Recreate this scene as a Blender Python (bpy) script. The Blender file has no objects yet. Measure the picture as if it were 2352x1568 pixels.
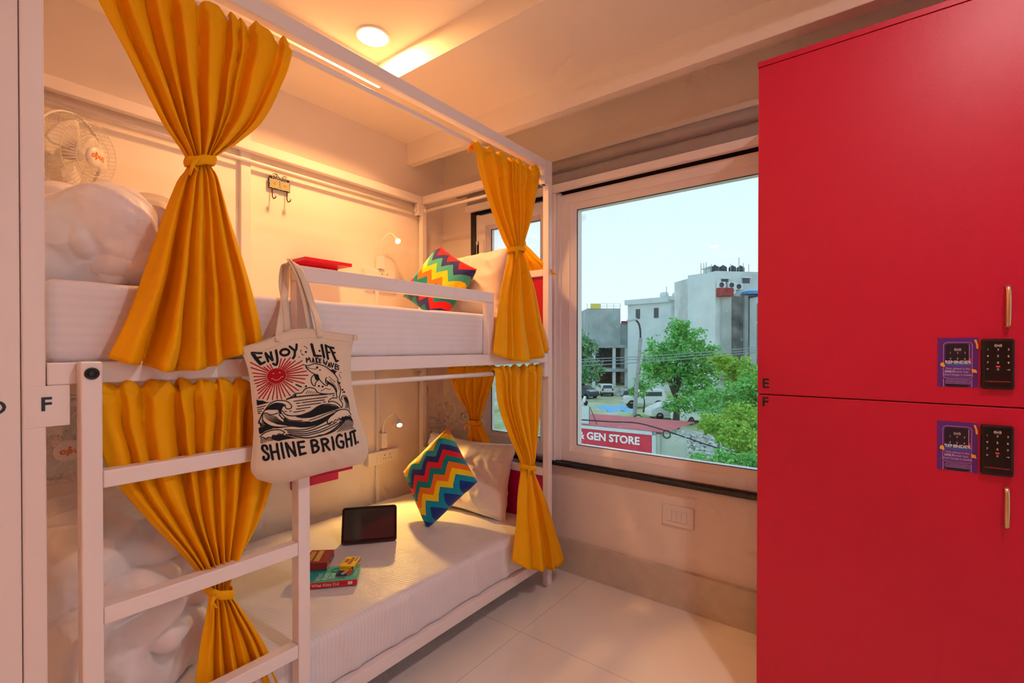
import bpy, bmesh, math, random
from mathutils import Vector, Matrix, noise
C = bpy.context.scene.collection
sc = bpy.context.scene
random.seed(7)

# ------------------------------------------------------------------ camera, world, exposure
FPX, CX, CY = 1100.5, 1176.0, 804.5
YAW, PITCH = math.radians(37.625), math.radians(-0.408)
CAM = Vector((0, 0, 1.33))
FW = Vector((math.cos(YAW)*math.cos(PITCH), math.sin(YAW)*math.cos(PITCH), math.sin(PITCH)))
RT = Vector((math.sin(YAW), -math.cos(YAW), 0))
UP = RT.cross(FW)
cd = bpy.data.cameras.new('camera')
cam = bpy.data.objects.new('camera', cd); C.objects.link(cam)
cam.matrix_world = Matrix.Translation(CAM) @ Matrix((RT, UP, -FW)).transposed().to_4x4()
cd.sensor_width = 36; cd.lens = FPX/2352*36; cd.shift_y = (CY-784)/2352; cd.clip_start = .03; cd.clip_end = 500
sc.camera = cam
sc.view_settings.view_transform = 'Standard'; sc.view_settings.look = 'None'
sc.view_settings.gamma = 1; sc.view_settings.use_curve_mapping = False
sc.view_settings.exposure = 0.40
sc.cycles.use_denoising = True
sc.cycles.max_bounces = 7; sc.cycles.diffuse_bounces = 5; sc.cycles.glossy_bounces = 3; sc.cycles.transparent_max_bounces = 8
sc.cycles.use_adaptive_sampling = True; sc.cycles.adaptive_threshold = .09; sc.cycles.adaptive_min_samples = 14
sc.cycles.sample_clamp_indirect = 6
w = bpy.data.worlds.new('sky'); sc.world = w; w.use_nodes = True
nt = w.node_tree; bg = nt.nodes['Background']; bg.inputs['Strength'].default_value = 1.0
tc = nt.nodes.new('ShaderNodeTexCoord'); sx = nt.nodes.new('ShaderNodeSeparateXYZ'); cr = nt.nodes.new('ShaderNodeValToRGB')
nz = nt.nodes.new('ShaderNodeTexNoise'); nz.inputs['Scale'].default_value = 1.6; nz.inputs['Detail'].default_value = 3
mx = nt.nodes.new('ShaderNodeMixRGB'); mx.blend_type = 'MIX'; mx.inputs[2].default_value = (.62, .80, .93, 1)
rr = nt.nodes.new('ShaderNodeMapRange'); rr.inputs[1].default_value = .45; rr.inputs[2].default_value = .75; rr.inputs[4].default_value = .45
nt.links.new(tc.outputs['Generated'], sx.inputs[0]); nt.links.new(sx.outputs['Z'], cr.inputs[0])
nt.links.new(tc.outputs['Generated'], nz.inputs['Vector']); nt.links.new(nz.outputs['Fac'], rr.inputs[0]); nt.links.new(rr.outputs[0], mx.inputs[0])
nt.links.new(cr.outputs[0], mx.inputs[1]); nt.links.new(mx.outputs[0], bg.inputs['Color'])
el = cr.color_ramp.elements; el[0].position = 0.0; el[0].color = (.74, .86, .91, 1); el[1].position = .55; el[1].color = (.50, .74, .88, 1)

def at(px, py, ax, val):
    """point of the plane ax=val met by the sight line through a photo pixel"""
    d = FW*FPX + RT*(px-CX) - UP*(py-CY)
    i = 'XYZ'.index(ax); return CAM + d*((val-CAM[i])/d[i])
def atD(px, py, D): return CAM + (FW*FPX + RT*(px-CX) - UP*(py-CY))*(D/FPX)

# ------------------------------------------------------------------ helpers
def mat(name, col, rough=.5, metal=0, spec=.5, bump=0, bscale=200, var=0, vscale=8, emit=None, estr=0, transl=0, sheen=0, coat=0):
    m = bpy.data.materials.new(name); m.use_nodes = True
    n = m.node_tree.nodes; l = m.node_tree.links; p = n['Principled BSDF']
    p.inputs['Base Color'].default_value = (*col, 1); p.inputs['Roughness'].default_value = rough
    p.inputs['Metallic'].default_value = metal; p.inputs['Specular IOR Level'].default_value = spec
    if coat: p.inputs['Coat Weight'].default_value = coat; p.inputs['Coat Roughness'].default_value = .15
    if sheen: p.inputs['Sheen Weight'].default_value = sheen
    t = n.new('ShaderNodeTexCoord')
    if var:
        z = n.new('ShaderNodeTexNoise'); z.inputs['Scale'].default_value = vscale; z.inputs['Detail'].default_value = 4
        mr = n.new('ShaderNodeMapRange'); mr.inputs[1].default_value = .3; mr.inputs[2].default_value = .7
        mr.inputs[3].default_value = 1-var; mr.inputs[4].default_value = 1+var*.5
        h = n.new('ShaderNodeMixRGB'); h.blend_type = 'MULTIPLY'; h.inputs[0].default_value = 1; h.inputs[1].default_value = (*col, 1)
        l.new(t.outputs['Object'], z.inputs['Vector']); l.new(z.outputs['Fac'], mr.inputs[0]); l.new(mr.outputs[0], h.inputs[2]); l.new(h.outputs[0], p.inputs['Base Color'])
    if bump:
        z = n.new('ShaderNodeTexNoise'); z.inputs['Scale'].default_value = bscale; z.inputs['Detail'].default_value = 3
        b = n.new('ShaderNodeBump'); b.inputs['Strength'].default_value = bump; b.inputs['Distance'].default_value = .002
        l.new(t.outputs['Object'], z.inputs['Vector']); l.new(z.outputs['Fac'], b.inputs['Height']); l.new(b.outputs[0], p.inputs['Normal'])
    if emit: p.inputs['Emission Color'].default_value = (*emit, 1); p.inputs['Emission Strength'].default_value = estr
    if transl:
        o = n['Material Output']; tr = n.new('ShaderNodeBsdfTranslucent'); tr.inputs[0].default_value = (*col, 1)
        ms = n.new('ShaderNodeMixShader'); ms.inputs[0].default_value = transl
        l.new(p.outputs[0], ms.inputs[1]); l.new(tr.outputs[0], ms.inputs[2]); l.new(ms.outputs[0], o.inputs[0])
    return m

def box(bm, x0, x1, y0, y1, z0, z1, bev=0, M=None, seg=1):
    b = bmesh.new()
    bmesh.ops.create_cube(b, size=1)
    for v in b.verts: v.co = Vector(((x0+x1)/2+v.co.x*abs(x1-x0), (y0+y1)/2+v.co.y*abs(y1-y0), (z0+z1)/2+v.co.z*abs(z1-z0)))
    if bev: bmesh.ops.bevel(b, geom=b.edges[:], offset=bev, segments=seg, affect='EDGES', profile=.5)
    merge(bm, b, M); return bm
def merge(bm, b, M=None):
    mp = {}
    for v in b.verts: mp[v] = bm.verts.new(M @ v.co if M else v.co)
    for f in b.faces:
        try:
            nf = bm.faces.new([mp[v] for v in f.verts]); nf.smooth = f.smooth; nf.material_index = f.material_index
        except ValueError: pass
    b.free()
def tube(bm, pts, r, n=8, cap=True, M=None, closed=False):
    pts = [Vector(p) for p in pts]; rs = r if isinstance(r, (list, tuple)) else [r]*len(pts)
    rings = []; prev = None; N = len(pts)
    for i, p in enumerate(pts):
        if closed: t = (pts[(i+1) % N]-pts[i-1]).normalized()
        else: t = (pts[min(i+1, N-1)]-pts[max(i-1, 0)]).normalized()
        if prev is None:
            a = Vector((0, 0, 1)) if abs(t.z) < .9 else Vector((1, 0, 0)); u = t.cross(a).normalized()
        else: u = (prev - t*prev.dot(t)).normalized()
        prev = u; v = t.cross(u)
        ring = [bm.verts.new((M @ q) if M else q) for q in [p+(u*math.cos(k*2*math.pi/n)+v*math.sin(k*2*math.pi/n))*rs[i] for k in range(n)]]
        rings.append(ring)
    for i in range(N-1 if not closed else N):
        A, B = rings[i], rings[(i+1) % N]
        for k in range(n):
            f = bm.faces.new([A[k], A[(k+1) % n], B[(k+1) % n], B[k]]); f.smooth = True
    if cap and not closed: bm.faces.new(rings[0][::-1]); bm.faces.new(rings[-1])
    return bm
def lathe(bm, prof, M, n=24, caps=True):
    rings = []
    for r, h in prof:
        rings.append([bm.verts.new(M @ Vector((r*math.cos(k*2*math.pi/n), r*math.sin(k*2*math.pi/n), h))) for k in range(n)])
    for A, B in zip(rings, rings[1:]):
        for k in range(n):
            f = bm.faces.new([A[k], A[(k+1) % n], B[(k+1) % n], B[k]]); f.smooth = True
    if caps: bm.faces.new(rings[0][::-1]); bm.faces.new(rings[-1])
    return bm
def prism(bm, poly, d0, d1, M):
    """poly (x,z) extruded along y from d0 to d1 in frame M"""
    A = [bm.verts.new(M @ Vector((x, d0, z))) for x, z in poly]; B = [bm.verts.new(M @ Vector((x, d1, z))) for x, z in poly]
    n = len(poly); bm.faces.new(A); bm.faces.new(B[::-1])
    for k in range(n): bm.faces.new([A[k], B[k], B[(k+1) % n], A[(k+1) % n]])
    return bm
def grid(bm, f, nu, nv, smooth=True, closed_u=False, uv=None):
    V = [[bm.verts.new(f(i/nu, j/nv)) for j in range(nv+1)] for i in range(nu if closed_u else nu+1)]
    L = bm.loops.layers.uv.verify() if uv else None
    m = len(V)
    for i in range(nu):
        for j in range(nv):
            a = [(i, j), (i+1, j), (i+1, j+1), (i, j+1)]
            fc = bm.faces.new([V[x % m][y] for x, y in a]); fc.smooth = smooth
            if uv:
                for lp, (x, y) in zip(fc.loops, a): lp[L].uv = uv(x/nu, y/nv)
    return V
def nb(): return bmesh.new()
ROOT = {}
def world_of(o):
    v = Vector((0, 0, 0))
    while o: v += o.location; o = o.parent
    return v
def obj(name, bm, m, parent=None, smooth=None, label=None, recalc=True):
    if recalc: bmesh.ops.recalc_face_normals(bm, faces=bm.faces[:])
    if smooth is not None:
        for f in bm.faces: f.smooth = smooth
    me = bpy.data.meshes.new(name)
    if parent is not None: org = world_of(parent)
    else:
        xs = [v.co for v in bm.verts]; lo = [min(c[i] for c in xs) for i in range(3)]; hi = [max(c[i] for c in xs) for i in range(3)]
        org = Vector(((lo[0]+hi[0])/2, (lo[1]+hi[1])/2, lo[2]))
    for v in bm.verts: v.co -= org
    bm.to_mesh(me); bm.free()
    for x in (m if isinstance(m, (list, tuple)) else [m]): me.materials.append(x)
    o = bpy.data.objects.new(name, me); C.objects.link(o)
    if parent is not None: o.parent = parent
    else: o.location = org
    if label: o['label'] = label
    return o
def tag(o, label, cat, group=None, kind=None):
    o['label'] = label; o['category'] = cat
    if group: o['group'] = group
    if kind: o['kind'] = kind
    return o
def thing(name, label, cat, loc=(0, 0, 0), group=None):
    o = bpy.data.objects.new(name, None); C.objects.link(o); o.location = Vector(loc); o.empty_display_size = .1
    return tag(o, label, cat, group)
def struct(name, bm, m, parent=None, label=None):
    o = obj(name, bm, m, parent)
    if parent is None: o['kind'] = 'structure'
    if label: o['label'] = label
    return o
def copy_tree(o, parent=None):
    c = o.copy(); C.objects.link(c)
    if parent: c.parent = parent
    for ch in o.children: copy_tree(ch, c)
    return c
def text_bm(s, size, off=0, align='CENTER', ext=0, spacing=1.0):
    cu = bpy.data.curves.new('t', 'FONT'); cu.body = s; cu.size = size; cu.offset = off; cu.extrude = ext; cu.align_x = align; cu.align_y = 'CENTER'; cu.space_character = spacing
    cu.resolution_u = 3
    o = bpy.data.objects.new('t', cu); C.objects.link(o)
    bpy.context.view_layer.update()
    me = bpy.data.meshes.new_from_object(o.evaluated_get(bpy.context.evaluated_depsgraph_get()))
    b = bmesh.new(); b.from_mesh(me)
    bpy.data.objects.remove(o); bpy.data.meshes.remove(me); bpy.data.curves.remove(cu)
    return b
def text(bm, s, size, M, off=0, align='CENTER', spacing=1.0, ext=0): merge(bm, text_bm(s, size, off, align, ext, spacing), M)
def frame(o, x, y, z=None):
    x = Vector(x).normalized(); y = Vector(y).normalized(); z = x.cross(y)
    return Matrix.Translation(Vector(o)) @ Matrix((x, y, z)).transposed().to_4x4()
def fbm(p, f=1.0, oct=3):
    return noise.fractal(Vector(p)*f, 1.0, 2.0, oct)
def crease(p, f=1.0, k=3):
    return (1-abs(noise.noise(Vector(p)*f))*2)**k
def lerp(a, b, t): return a+(b-a)*t
def cat(keys, t):
    """Catmull-Rom through keys [(t, Vector or tuple)...]"""
    if t <= keys[0][0]: return Vector(keys[0][1])
    if t >= keys[-1][0]: return Vector(keys[-1][1])
    for i in range(len(keys)-1):
        if keys[i][0] <= t <= keys[i+1][0]:
            t0, p1 = keys[i]; t1, p2 = keys[i+1]; p1 = Vector(p1); p2 = Vector(p2)
            p0 = Vector(keys[i-1][1]) if i else p1*2-p2; p3 = Vector(keys[i+2][1]) if i+2 < len(keys) else p2*2-p1
            ta = keys[i-1][0] if i else t0-(t1-t0); tb = keys[i+2][0] if i+2 < len(keys) else t1+(t1-t0)
            m1 = (p2-p0)*((t1-t0)/(t1-ta)); m2 = (p3-p1)*((t1-t0)/(tb-t0)); u = (t-t0)/(t1-t0)
            return p1*(2*u**3-3*u*u+1)+m1*(u**3-2*u*u+u)+p2*(-2*u**3+3*u*u)+m2*(u**3-u*u)

# ------------------------------------------------------------------ materials
M_wall = mat('wall_paint', (.86, .79, .72), .55, bump=.08, bscale=300, var=.015, vscale=3)
M_ceil = mat('ceiling_paint', (.88, .81, .73), .7, bump=.04, bscale=200)
M_steel = mat('white_powder_coat', (.84, .78, .78), .28, spec=.5, bump=.03, bscale=90)
M_upvc = mat('upvc', (.83, .81, .84), .3, var=.02, vscale=5)
M_black = mat('black_plastic', (.012, .012, .014), .35)
M_white = mat('white_plastic', (.80, .77, .74), .35)
M_chrome = mat('brass', (.62, .44, .25), .32, metal=.9)
M_gran = mat('black_granite', (.025, .025, .03), .22, var=.6, vscale=260)
M_red = mat('red_laminate', (.54, .004, .036), .40, spec=.45, bump=.10, bscale=420, var=.04, vscale=300)
M_mag = mat('magenta_laminate', (.55, .0, .12), .4)
M_blind = mat('grey_blind_fabric', (.36, .33, .33), .6, bump=.15, bscale=500)
M_skirt = mat('beige_skirting_tile', (.60, .53, .45), .25, var=.08, vscale=14)
M_rubber = mat('rubber', (.02, .02, .02), .6)

def floor_mat():
    m = mat('floor_tile', (.80, .77, .70), .13, spec=.9); n = m.node_tree.nodes; l = m.node_tree.links; p = n['Principled BSDF']
    g = n.new('ShaderNodeNewGeometry'); s = n.new('ShaderNodeSeparateXYZ'); l.new(g.outputs['Position'], s.inputs[0])
    def line(ax, off, hp=.4):
        a = n.new('ShaderNodeMath'); a.operation = 'SUBTRACT'; a.inputs[1].default_value = off; l.new(s.outputs[ax], a.inputs[0])
        b = n.new('ShaderNodeMath'); b.operation = 'WRAP'; b.inputs[1].default_value = hp; b.inputs[2].default_value = -hp; l.new(a.outputs[0], b.inputs[0])
        c = n.new('ShaderNodeMath'); c.operation = 'ABSOLUTE'; l.new(b.outputs[0], c.inputs[0])
        d = n.new('ShaderNodeMath'); d.operation = 'LESS_THAN'; d.inputs[1].default_value = .0011; l.new(c.outputs[0], d.inputs[0]); return d
    a, b = line('X', 1.79), line('Y', 1.33, .6)
    x = n.new('ShaderNodeMath'); x.operation = 'MAXIMUM'; l.new(a.outputs[0], x.inputs[0]); l.new(b.outputs[0], x.inputs[1])
    z = n.new('ShaderNodeTexNoise'); z.inputs['Scale'].default_value = 5; z.inputs['Detail'].default_value = 6; l.new(g.outputs['Position'], z.inputs['Vector'])
    r = n.new('ShaderNodeValToRGB'); r.color_ramp.elements[0].color = (.83, .81, .77, 1); r.color_ramp.elements[1].color = (.88, .86, .82, 1); l.new(z.outputs['Fac'], r.inputs[0])
    q = n.new('ShaderNodeMixRGB'); q.inputs[2].default_value = (.45, .40, .34, 1); l.new(x.outputs[0], q.inputs[0]); l.new(r.outputs[0], q.inputs[1]); l.new(q.outputs[0], p.inputs['Base Color'])
    return m
M_floor = floor_mat()

def glass_mat():
    m = bpy.data.materials.new('window_glass'); m.use_nodes = True; n = m.node_tree.nodes; l = m.node_tree.links
    n.remove(n['Principled BSDF']); o = n['Material Output']
    t = n.new('ShaderNodeBsdfTransparent'); t.inputs[0].default_value = (.95, .975, .975, 1)
    g = n.new('ShaderNodeBsdfGlossy'); g.inputs['Roughness'].default_value = 0.0; g.inputs[0].default_value = (.9, .95, 1, 1)
    f = n.new('ShaderNodeFresnel'); f.inputs[0].default_value = 1.45; ms = n.new('ShaderNodeMixShader')
    l.new(f.outputs[0], ms.inputs[0]); l.new(t.outputs[0], ms.inputs[1]); l.new(g.outputs[0], ms.inputs[2]); l.new(ms.outputs[0], o.inputs[0])
    return m
M_glass = glass_mat()

# ------------------------------------------------------------------ the room
XW, YL = 2.47, 2.54
X0, Y0, ZC, ZT = -3.2, -1.5, 2.70, 2.83
b = nb(); box(b, X0-.1, XW+.02, Y0-.1, YL+.1, -.1, 0); struct('floor', b, M_floor)
b = nb(); box(b, X0-.1, XW+.15, YL, YL+.12, 0, ZT+.1); struct('wall_left', b, M_wall)
VX0, VX1, VZ0, VZ1 = .15, 1.80, .30, 2.45
b = nb(); box(b, X0-.1, VX0, Y0-.12, Y0, 0, ZT+.1); box(b, VX1, XW+.15, Y0-.12, Y0, 0, ZT+.1); box(b, VX0, VX1, Y0-.12, Y0, 0, VZ0); box(b, VX0, VX1, Y0-.12, Y0, VZ1, ZT+.1); struct('wall_right', b, M_wall)
b = nb(); box(b, X0-.12, X0, Y0, YL, 0, ZT+.1); struct('wall_near', b, M_wall)
WY0, WY1, WZ0, WZ1 = -1.0, 2.262, .645, 2.275
b = nb()
for a in ((WY1, YL, 0, ZT), (Y0, WY0, 0, ZT), (WY0, WY1, 0, WZ0-.02), (WY0, WY1, WZ1, ZT)): box(b, XW, XW+.15, *a)
struct('wall_far', b, M_wall)
# ceiling with raised tray
b = nb(); TX, TY, TX0, TY0 = 1.585, 2.115, -2.9, -.9
box(b, TX, XW+.1, Y0, YL, ZC, ZT+.1); box(b, X0, TX0, Y0, YL, ZC, ZT+.1)
box(b, TX0, TX, TY, YL, ZC, ZT+.1); box(b, TX0, TX, Y0, TY0, ZC, ZT+.1)
box(b, TX0-.02, TX+.02, TY0-.02, TY+.02, ZT, ZT+.1); struct('ceiling', b, M_ceil)
b = nb(); box(b, 2.132, 2.19, Y0, YL, 2.556, ZC+.01, .002); struct('trim_1', b, M_ceil, label='white pelmet beam below the ceiling')
b = nb(); box(b, 2.436, XW, Y0, YL, 0, .19, .001); struct('baseboard_far', b, M_skirt)
b = nb(); box(b, X0, XW-.04, YL-.008, YL, 0, .10, .001); struct('baseboard_left', b, M_skirt)
b = nb(); box(b, 2.42, XW+.12, WY0-.05, 2.262, .623, .645, .006, seg=3); struct('trim_2', b, M_gran, label='black granite window sill')
b = nb(); box(b, XW-.004, XW+.12, 2.222, 2.262, .645, WZ1); struct('trim_3', b, M_gran, label='black granite window jamb')

b = nb(); box(b, 2.474, 2.56, WY0-.02, 2.222, 2.238, 2.2745); struct('trim_4', b, M_gran, label='black granite strip over the window')

# window: big fixed light and a casement beside it
def sash(parent, y0, y1, z0, z1, fx0, fx1, fw, bead, gx):
    f = nb(); iy0, iy1, iz0, iz1 = y0+fw, y1-fw, z0+fw, z1-fw
    # mitred frame: outer ring face at fx0, bead slopes back to the glass
    def ring(A, B):
        for k in range(4): f.faces.new([A[k], A[(k+1) % 4], B[(k+1) % 4], B[k]])
    def rect(x, a, b_, c, d): return [f.verts.new((x, a, c)), f.verts.new((x, b_, c)), f.verts.new((x, b_, d)), f.verts.new((x, a, d))]
    r0 = rect(fx1, y0, y1, z0, z1); r1 = rect(fx0, y0, y1, z0, z1); r2 = rect(fx0, iy0, iy1, iz0, iz1)
    r3 = rect(fx0+.004, iy0, iy1, iz0, iz1); r4 = rect(gx-.003, iy0+bead, iy1-bead, iz0+bead, iz1-bead); r5 = rect(fx1, iy0+bead, iy1-bead, iz0+bead, iz1-bead)
    for A, B in ((r0, r1), (r1, r2), (r2, r3), (r3, r4), (r4, r5), (r5, r0)): ring(A, B)
    o = obj('window_frame', f, M_upvc, parent)
    g = nb()
    bb = (iy0+bead, iy1-bead, iz0+bead, iz1-bead)
    e = .003
    # dark rubber gasket
    for a in ((bb[0], bb[0]+e, bb[2], bb[3]), (bb[1]-e, bb[1], bb[2], bb[3]), (bb[0], bb[1], bb[2], bb[2]+e), (bb[0], bb[1], bb[3]-e, bb[3])): box(g, gx-.004, gx+.002, *a)
    obj('gasket', g, M_rubber, parent)
    g = nb(); vs = [g.verts.new((gx, y, z)) for y, z in ((bb[0], bb[2]), (bb[1], bb[2]), (bb[1], bb[3]), (bb[0], bb[3]))]; g.faces.new(vs)
    obj('window_pane', g, M_glass, parent, recalc=False)
    return bb
win = bpy.data.objects.new('window_1', None); C.objects.link(win); win.location = (2.5, .3, .66); win['kind'] = 'structure'; win['label'] = 'large white framed fixed window beside the red locker'
sash(win, -.93, 1.523, .655, 2.236, 2.46, 2.54, .058, .036, 2.487)
b = nb(); box(b, 2.425, 2.54, 1.545, 1.592, .648, 2.262, .004); box(b, 2.45, 2.54, 1.523, 1.548, .648, 2.25, .002); obj('mullion', b, M_upvc, win)
b = nb(); box(b, 2.475, 2.54, -.98, 1.55, .646, .66); box(b, 2.475, 2.54, -.99, -.92, .646, 2.275); obj('window_frame', b, M_upvc, win)
b = nb(); c0 = Vector((2.4855, 1.385, 2.09))
tube(b, [c0+Vector((0, .013*math.cos(t*math.pi/8), .016*math.sin(t*math.pi/8))) for t in range(16)], .0006, 5, closed=True)
text(b, 'TG', .012, frame(c0, (0, -1, 0), (0, 0, 1))); text(b, 'SAFETY', .004, frame(c0+Vector((0, 0, -.008)), (0, -1, 0), (0, 0, 1))); text(b, 'IS', .007, frame(c0+Vector((0, 0, -.026)), (0, -1, 0), (0, 0, 1)))
obj('glass_stamp', b, mat('stamp_grey', (.35, .5, .52), .6), win)
win2 = bpy.data.objects.new('window_2', None); C.objects.link(win2); win2.location = (2.5, 1.9, .66); win2['kind'] = 'structure'; win2['label'] = 'narrow white casement window behind the bunk bed end'
bb = sash(win2, 1.60, 2.20, .665, 2.225, 2.462, 2.53, .075, .022, 2.50)
b = nb(); box(b, 2.478, 2.545, 2.195, 2.222, .646, 2.275); box(b, 2.478, 2.545, 1.59, 1.61, .646, 2.275); box(b, 2.478, 2.545, 1.592, 2.222, .646, .672); obj('window_frame', b, M_upvc, win2)
for z in (2.0, .93):
    b = nb(); box(b, 2.456, 2.463, 2.135, 2.175, z-.08, z+.055, .002); box(b, 2.455, 2.478, 2.19, 2.205, z-.085, z-.06, .002); box(b, 2.455, 2.478, 2.19, 2.205, z+.03, z+.055, .002); box(b, 2.462, 2.478, 2.185, 2.20, z-.085, z+.055); obj('hinge', b, M_upvc, win2)

win3 = bpy.data.objects.new('added_window', None); C.objects.link(win3); win3.location = (1.1, Y0-.06, VZ0); win3['kind'] = 'structure'; win3['label'] = 'unseen wide window added in the right wall for more daylight'  # added opening, out of view, lets extra daylight reach the bed
b = nb()
for a in ((VX0, VX0+.05, VZ0, VZ1), (VX1-.05, VX1, VZ0, VZ1), (VX0, VX1, VZ0, VZ0+.05), (VX0, VX1, VZ1-.05, VZ1), (1.1, 1.15, VZ0, VZ1)): box(b, a[0], a[1], Y0-.09, Y0-.04, a[2], a[3])
obj('window_frame', b, M_upvc, win3)
b = nb(); b.faces.new([b.verts.new(v) for v in ((VX0+.05, Y0-.065, VZ0+.05), (VX1-.05, Y0-.065, VZ0+.05), (VX1-.05, Y0-.065, VZ1-.05), (VX0+.05, Y0-.065, VZ1-.05))]); obj('window_pane', b, M_glass, win3, recalc=False)

# roller blind rolled up above the window
bl = thing('roller_blind', 'grey roller blind rolled up above the large window', 'blind', (2.42, .7, 2.25))
b = nb(); tube(b, [(2.415, -1.0, 2.395), (2.415, 2.34, 2.395)], .034, 28); box(b, 2.415, XW, -1.0, 2.34, 2.395, 2.429); obj('cassette', b, M_blind, bl)
b = nb(); box(b, 2.428, 2.432, -.98, 2.262, 2.285, 2.37); obj('blind_fabric', b, M_blind, bl)
b = nb(); box(b, 2.405, 2.437, -.98, 2.262, 2.248, 2.292, .003); obj('bottom_rail', b, M_upvc, bl)

# switch plate below the window
sw = thing('switch_plate', 'white four-gang switch plate on the wall below the large window', 'switch', (XW, .82, .40))
b = nb(); box(b, XW-.012, XW, .743, .903, .408, .513, .003); obj('cover_plate', b, M_white, sw)
for k in range(4):
    b = nb(); y = .878-k*.0257; box(b, XW-.016, XW-.010, y-.0247, y, .433, .489, .001); obj('rocker_switch', b, M_white, sw)

# downlights in the tray
M_lamp = mat('warm_downlight_diffuser', (1, 1, 1), .5, emit=(1, .47, .15), estr=400)
M_lamp2 = mat('neutral_downlight_diffuser', (1, 1, 1), .5, emit=(1, .84, .80), estr=270)
M_lamp3 = mat('amber_fill_diffuser', (1, 1, 1), .5, emit=(1, .42, .22), estr=190)
def downlight(x, y, z, label, ml):
    t = thing('ceiling_downlight', label, 'ceiling light', (x, y, z-.01), 'round recessed ceiling downlights')
    M = Matrix.Translation((x, y, z))
    b = nb(); lathe(b, [(.085, 0), (.085, -.004), (.078, -.008), (.068, -.006), (.067, -.002)], M, 36, False); obj('trim_ring', b, M_white, t)
    b = nb(); lathe(b, [(.0675, -.003), (.05, -.0035), (.0, -.004)], M, 36, False); obj('diffuser', b, ml, t, smooth=True)
downlight(1.43, 1.95, ZT, 'round lit downlight in the tray ceiling above the bunk bed corner', M_lamp)
downlight(-2.5, 1.97, ZT, 'round lit downlight in the tray ceiling behind the camera', M_lamp)
downlight(.85, -.45, ZT, 'round lit downlight in the tray ceiling over the red locker side', M_lamp2)
downlight(-1.2, -.45, ZT, 'unseen round downlight added in the tray ceiling as amber fill', M_lamp3)  # added fill lamp behind the camera, warms the near posts
# ------------------------------------------------------------------ bunk bed
YF, TB = 1.457, .038
def bbox(b, x0, x1, y0, y1, z0, z1): box(b, x0, x1, y0, y1, z0, z1, .003, seg=2)
def bunk(xa, xb, label, full=True):
    t = thing('bunk_bed', label, 'bunk bed', ((xa+xb)/2, 1.98, 0))
    for x in (xa, xb-TB):
        for y in (YF, 2.482):
            b = nb(); bbox(b, x, x+TB, y, y+TB, .006, 2.36); p = obj('post', b, M_steel, t)
            b = nb(); box(b, x-.002, x+TB+.002, y-.002, y+TB+.002, 0, .014, .002); obj('foot_cap', b, M_white, p)
    for z in (.124, 1.245, 2.305):
        for y in (YF, 2.482):
            b = nb(); bbox(b, xa+TB+.0015, xb-TB-.0015, y, y+TB, z, z+.05); obj('side_rail', b, M_steel, t)
        for x in (xa, xb-TB):
            b = nb(); bbox(b, x, x+TB, YF+TB, 2.482, z, z+.05); obj('end_rail', b, M_steel, t)
    for z in (.16, 1.281):
        b = nb()
        for k in range(12):
            x = xa+.06+k*(xb-xa-.2)/11.0; box(b, x, x+.07, YF+.02, 2.50, z, z+.012)
        obj('mattress_slats', b, M_steel, t)
    return t
bed = bunk(.171, 2.258, 'white metal bunk bed with ladder and guard rail under the lit downlight')
bed2 = bunk(-1.92, .1695, 'edge post of the next white bunk bed at the left border, marked D')
# brackets that hold the curtain rods
def bracket(parent, x0, x1, y0, y1, z0, z1):
    b = nb(); bbox(b, x0, x1, y0, y1, z0, z1); p = obj('rod_bracket', b, M_steel, parent)
    b = nb(); M = Matrix.Translation(((x0+x1)/2, (y0+y1)/2, z0)); lathe(b, [(.010, 0), (.010, -.002), (.006, -.002), (.005, .002)], M, 12); obj('bolt', b, M_black, p)
for z0, z1 in ((2.222, 2.305), (1.166, 1.245)):
    bracket(bed, 2.182, 2.22, YF, YF+TB, z0, z1)
    bracket(bed, .2095, .249, YF, YF+TB, z0 if z0 > 2 else 1.154, z1)
    bracket(bed, 2.182, 2.22, 2.482, 2.52, z0, z1)
RODS = []
for z in (2.258, 1.202):
    b = nb(); tube(b, [(.249, 1.476, z), (2.182, 1.476, z)], .0098, 14); obj('curtain_rod', b, M_steel, bed)
    b = nb(); tube(b, [(2.239, 1.495, z), (2.239, 2.482, z)], .0098, 14); obj('curtain_rod', b, M_steel, bed)
    b = nb(); tube(b, [(.22, 2.503, z), (2.182, 2.503, z)], .0085, 14); obj('curtain_rod', b, M_steel, bed)
    for P, Q in (((2.239, 2.482, z), (2.239, 2.462, z)), ((2.182, 2.503, z), (2.165, 2.503, z)), ((2.239, 1.495, z), (2.239, 1.512, z)), ((2.182, 1.476, z), (2.166, 1.476, z))):
        b = nb(); tube(b, [P, Q], .0145, 14); o = obj('rod_socket', b, M_white, bed)
# guard rail
b = nb(); bbox(b, .779, .817, YF, YF+TB, 1.295, 1.5385); bbox(b, 1.713, 1.751, YF, YF+TB, 1.295, 1.5385); bbox(b, .779, 1.751, YF, YF+TB, 1.538, 1.588)
obj('guard_rail', b, M_steel, bed)
# head panels
for z, m in ((.61, M_mag), (1.725, M_red)):
    b = nb(); bbox(b, 2.222, 2.256, YF+TB, 2.482, z, z+.038); obj('head_rail', b, M_steel, bed)
    b = nb(); box(b, 2.236, 2.248, YF+TB, 2.482, z-.39 if z < 1 else z-.43, z-.001); obj('head_panel', b, m, bed, label='magenta head panel' if z < 1 else 'red head panel')
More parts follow.
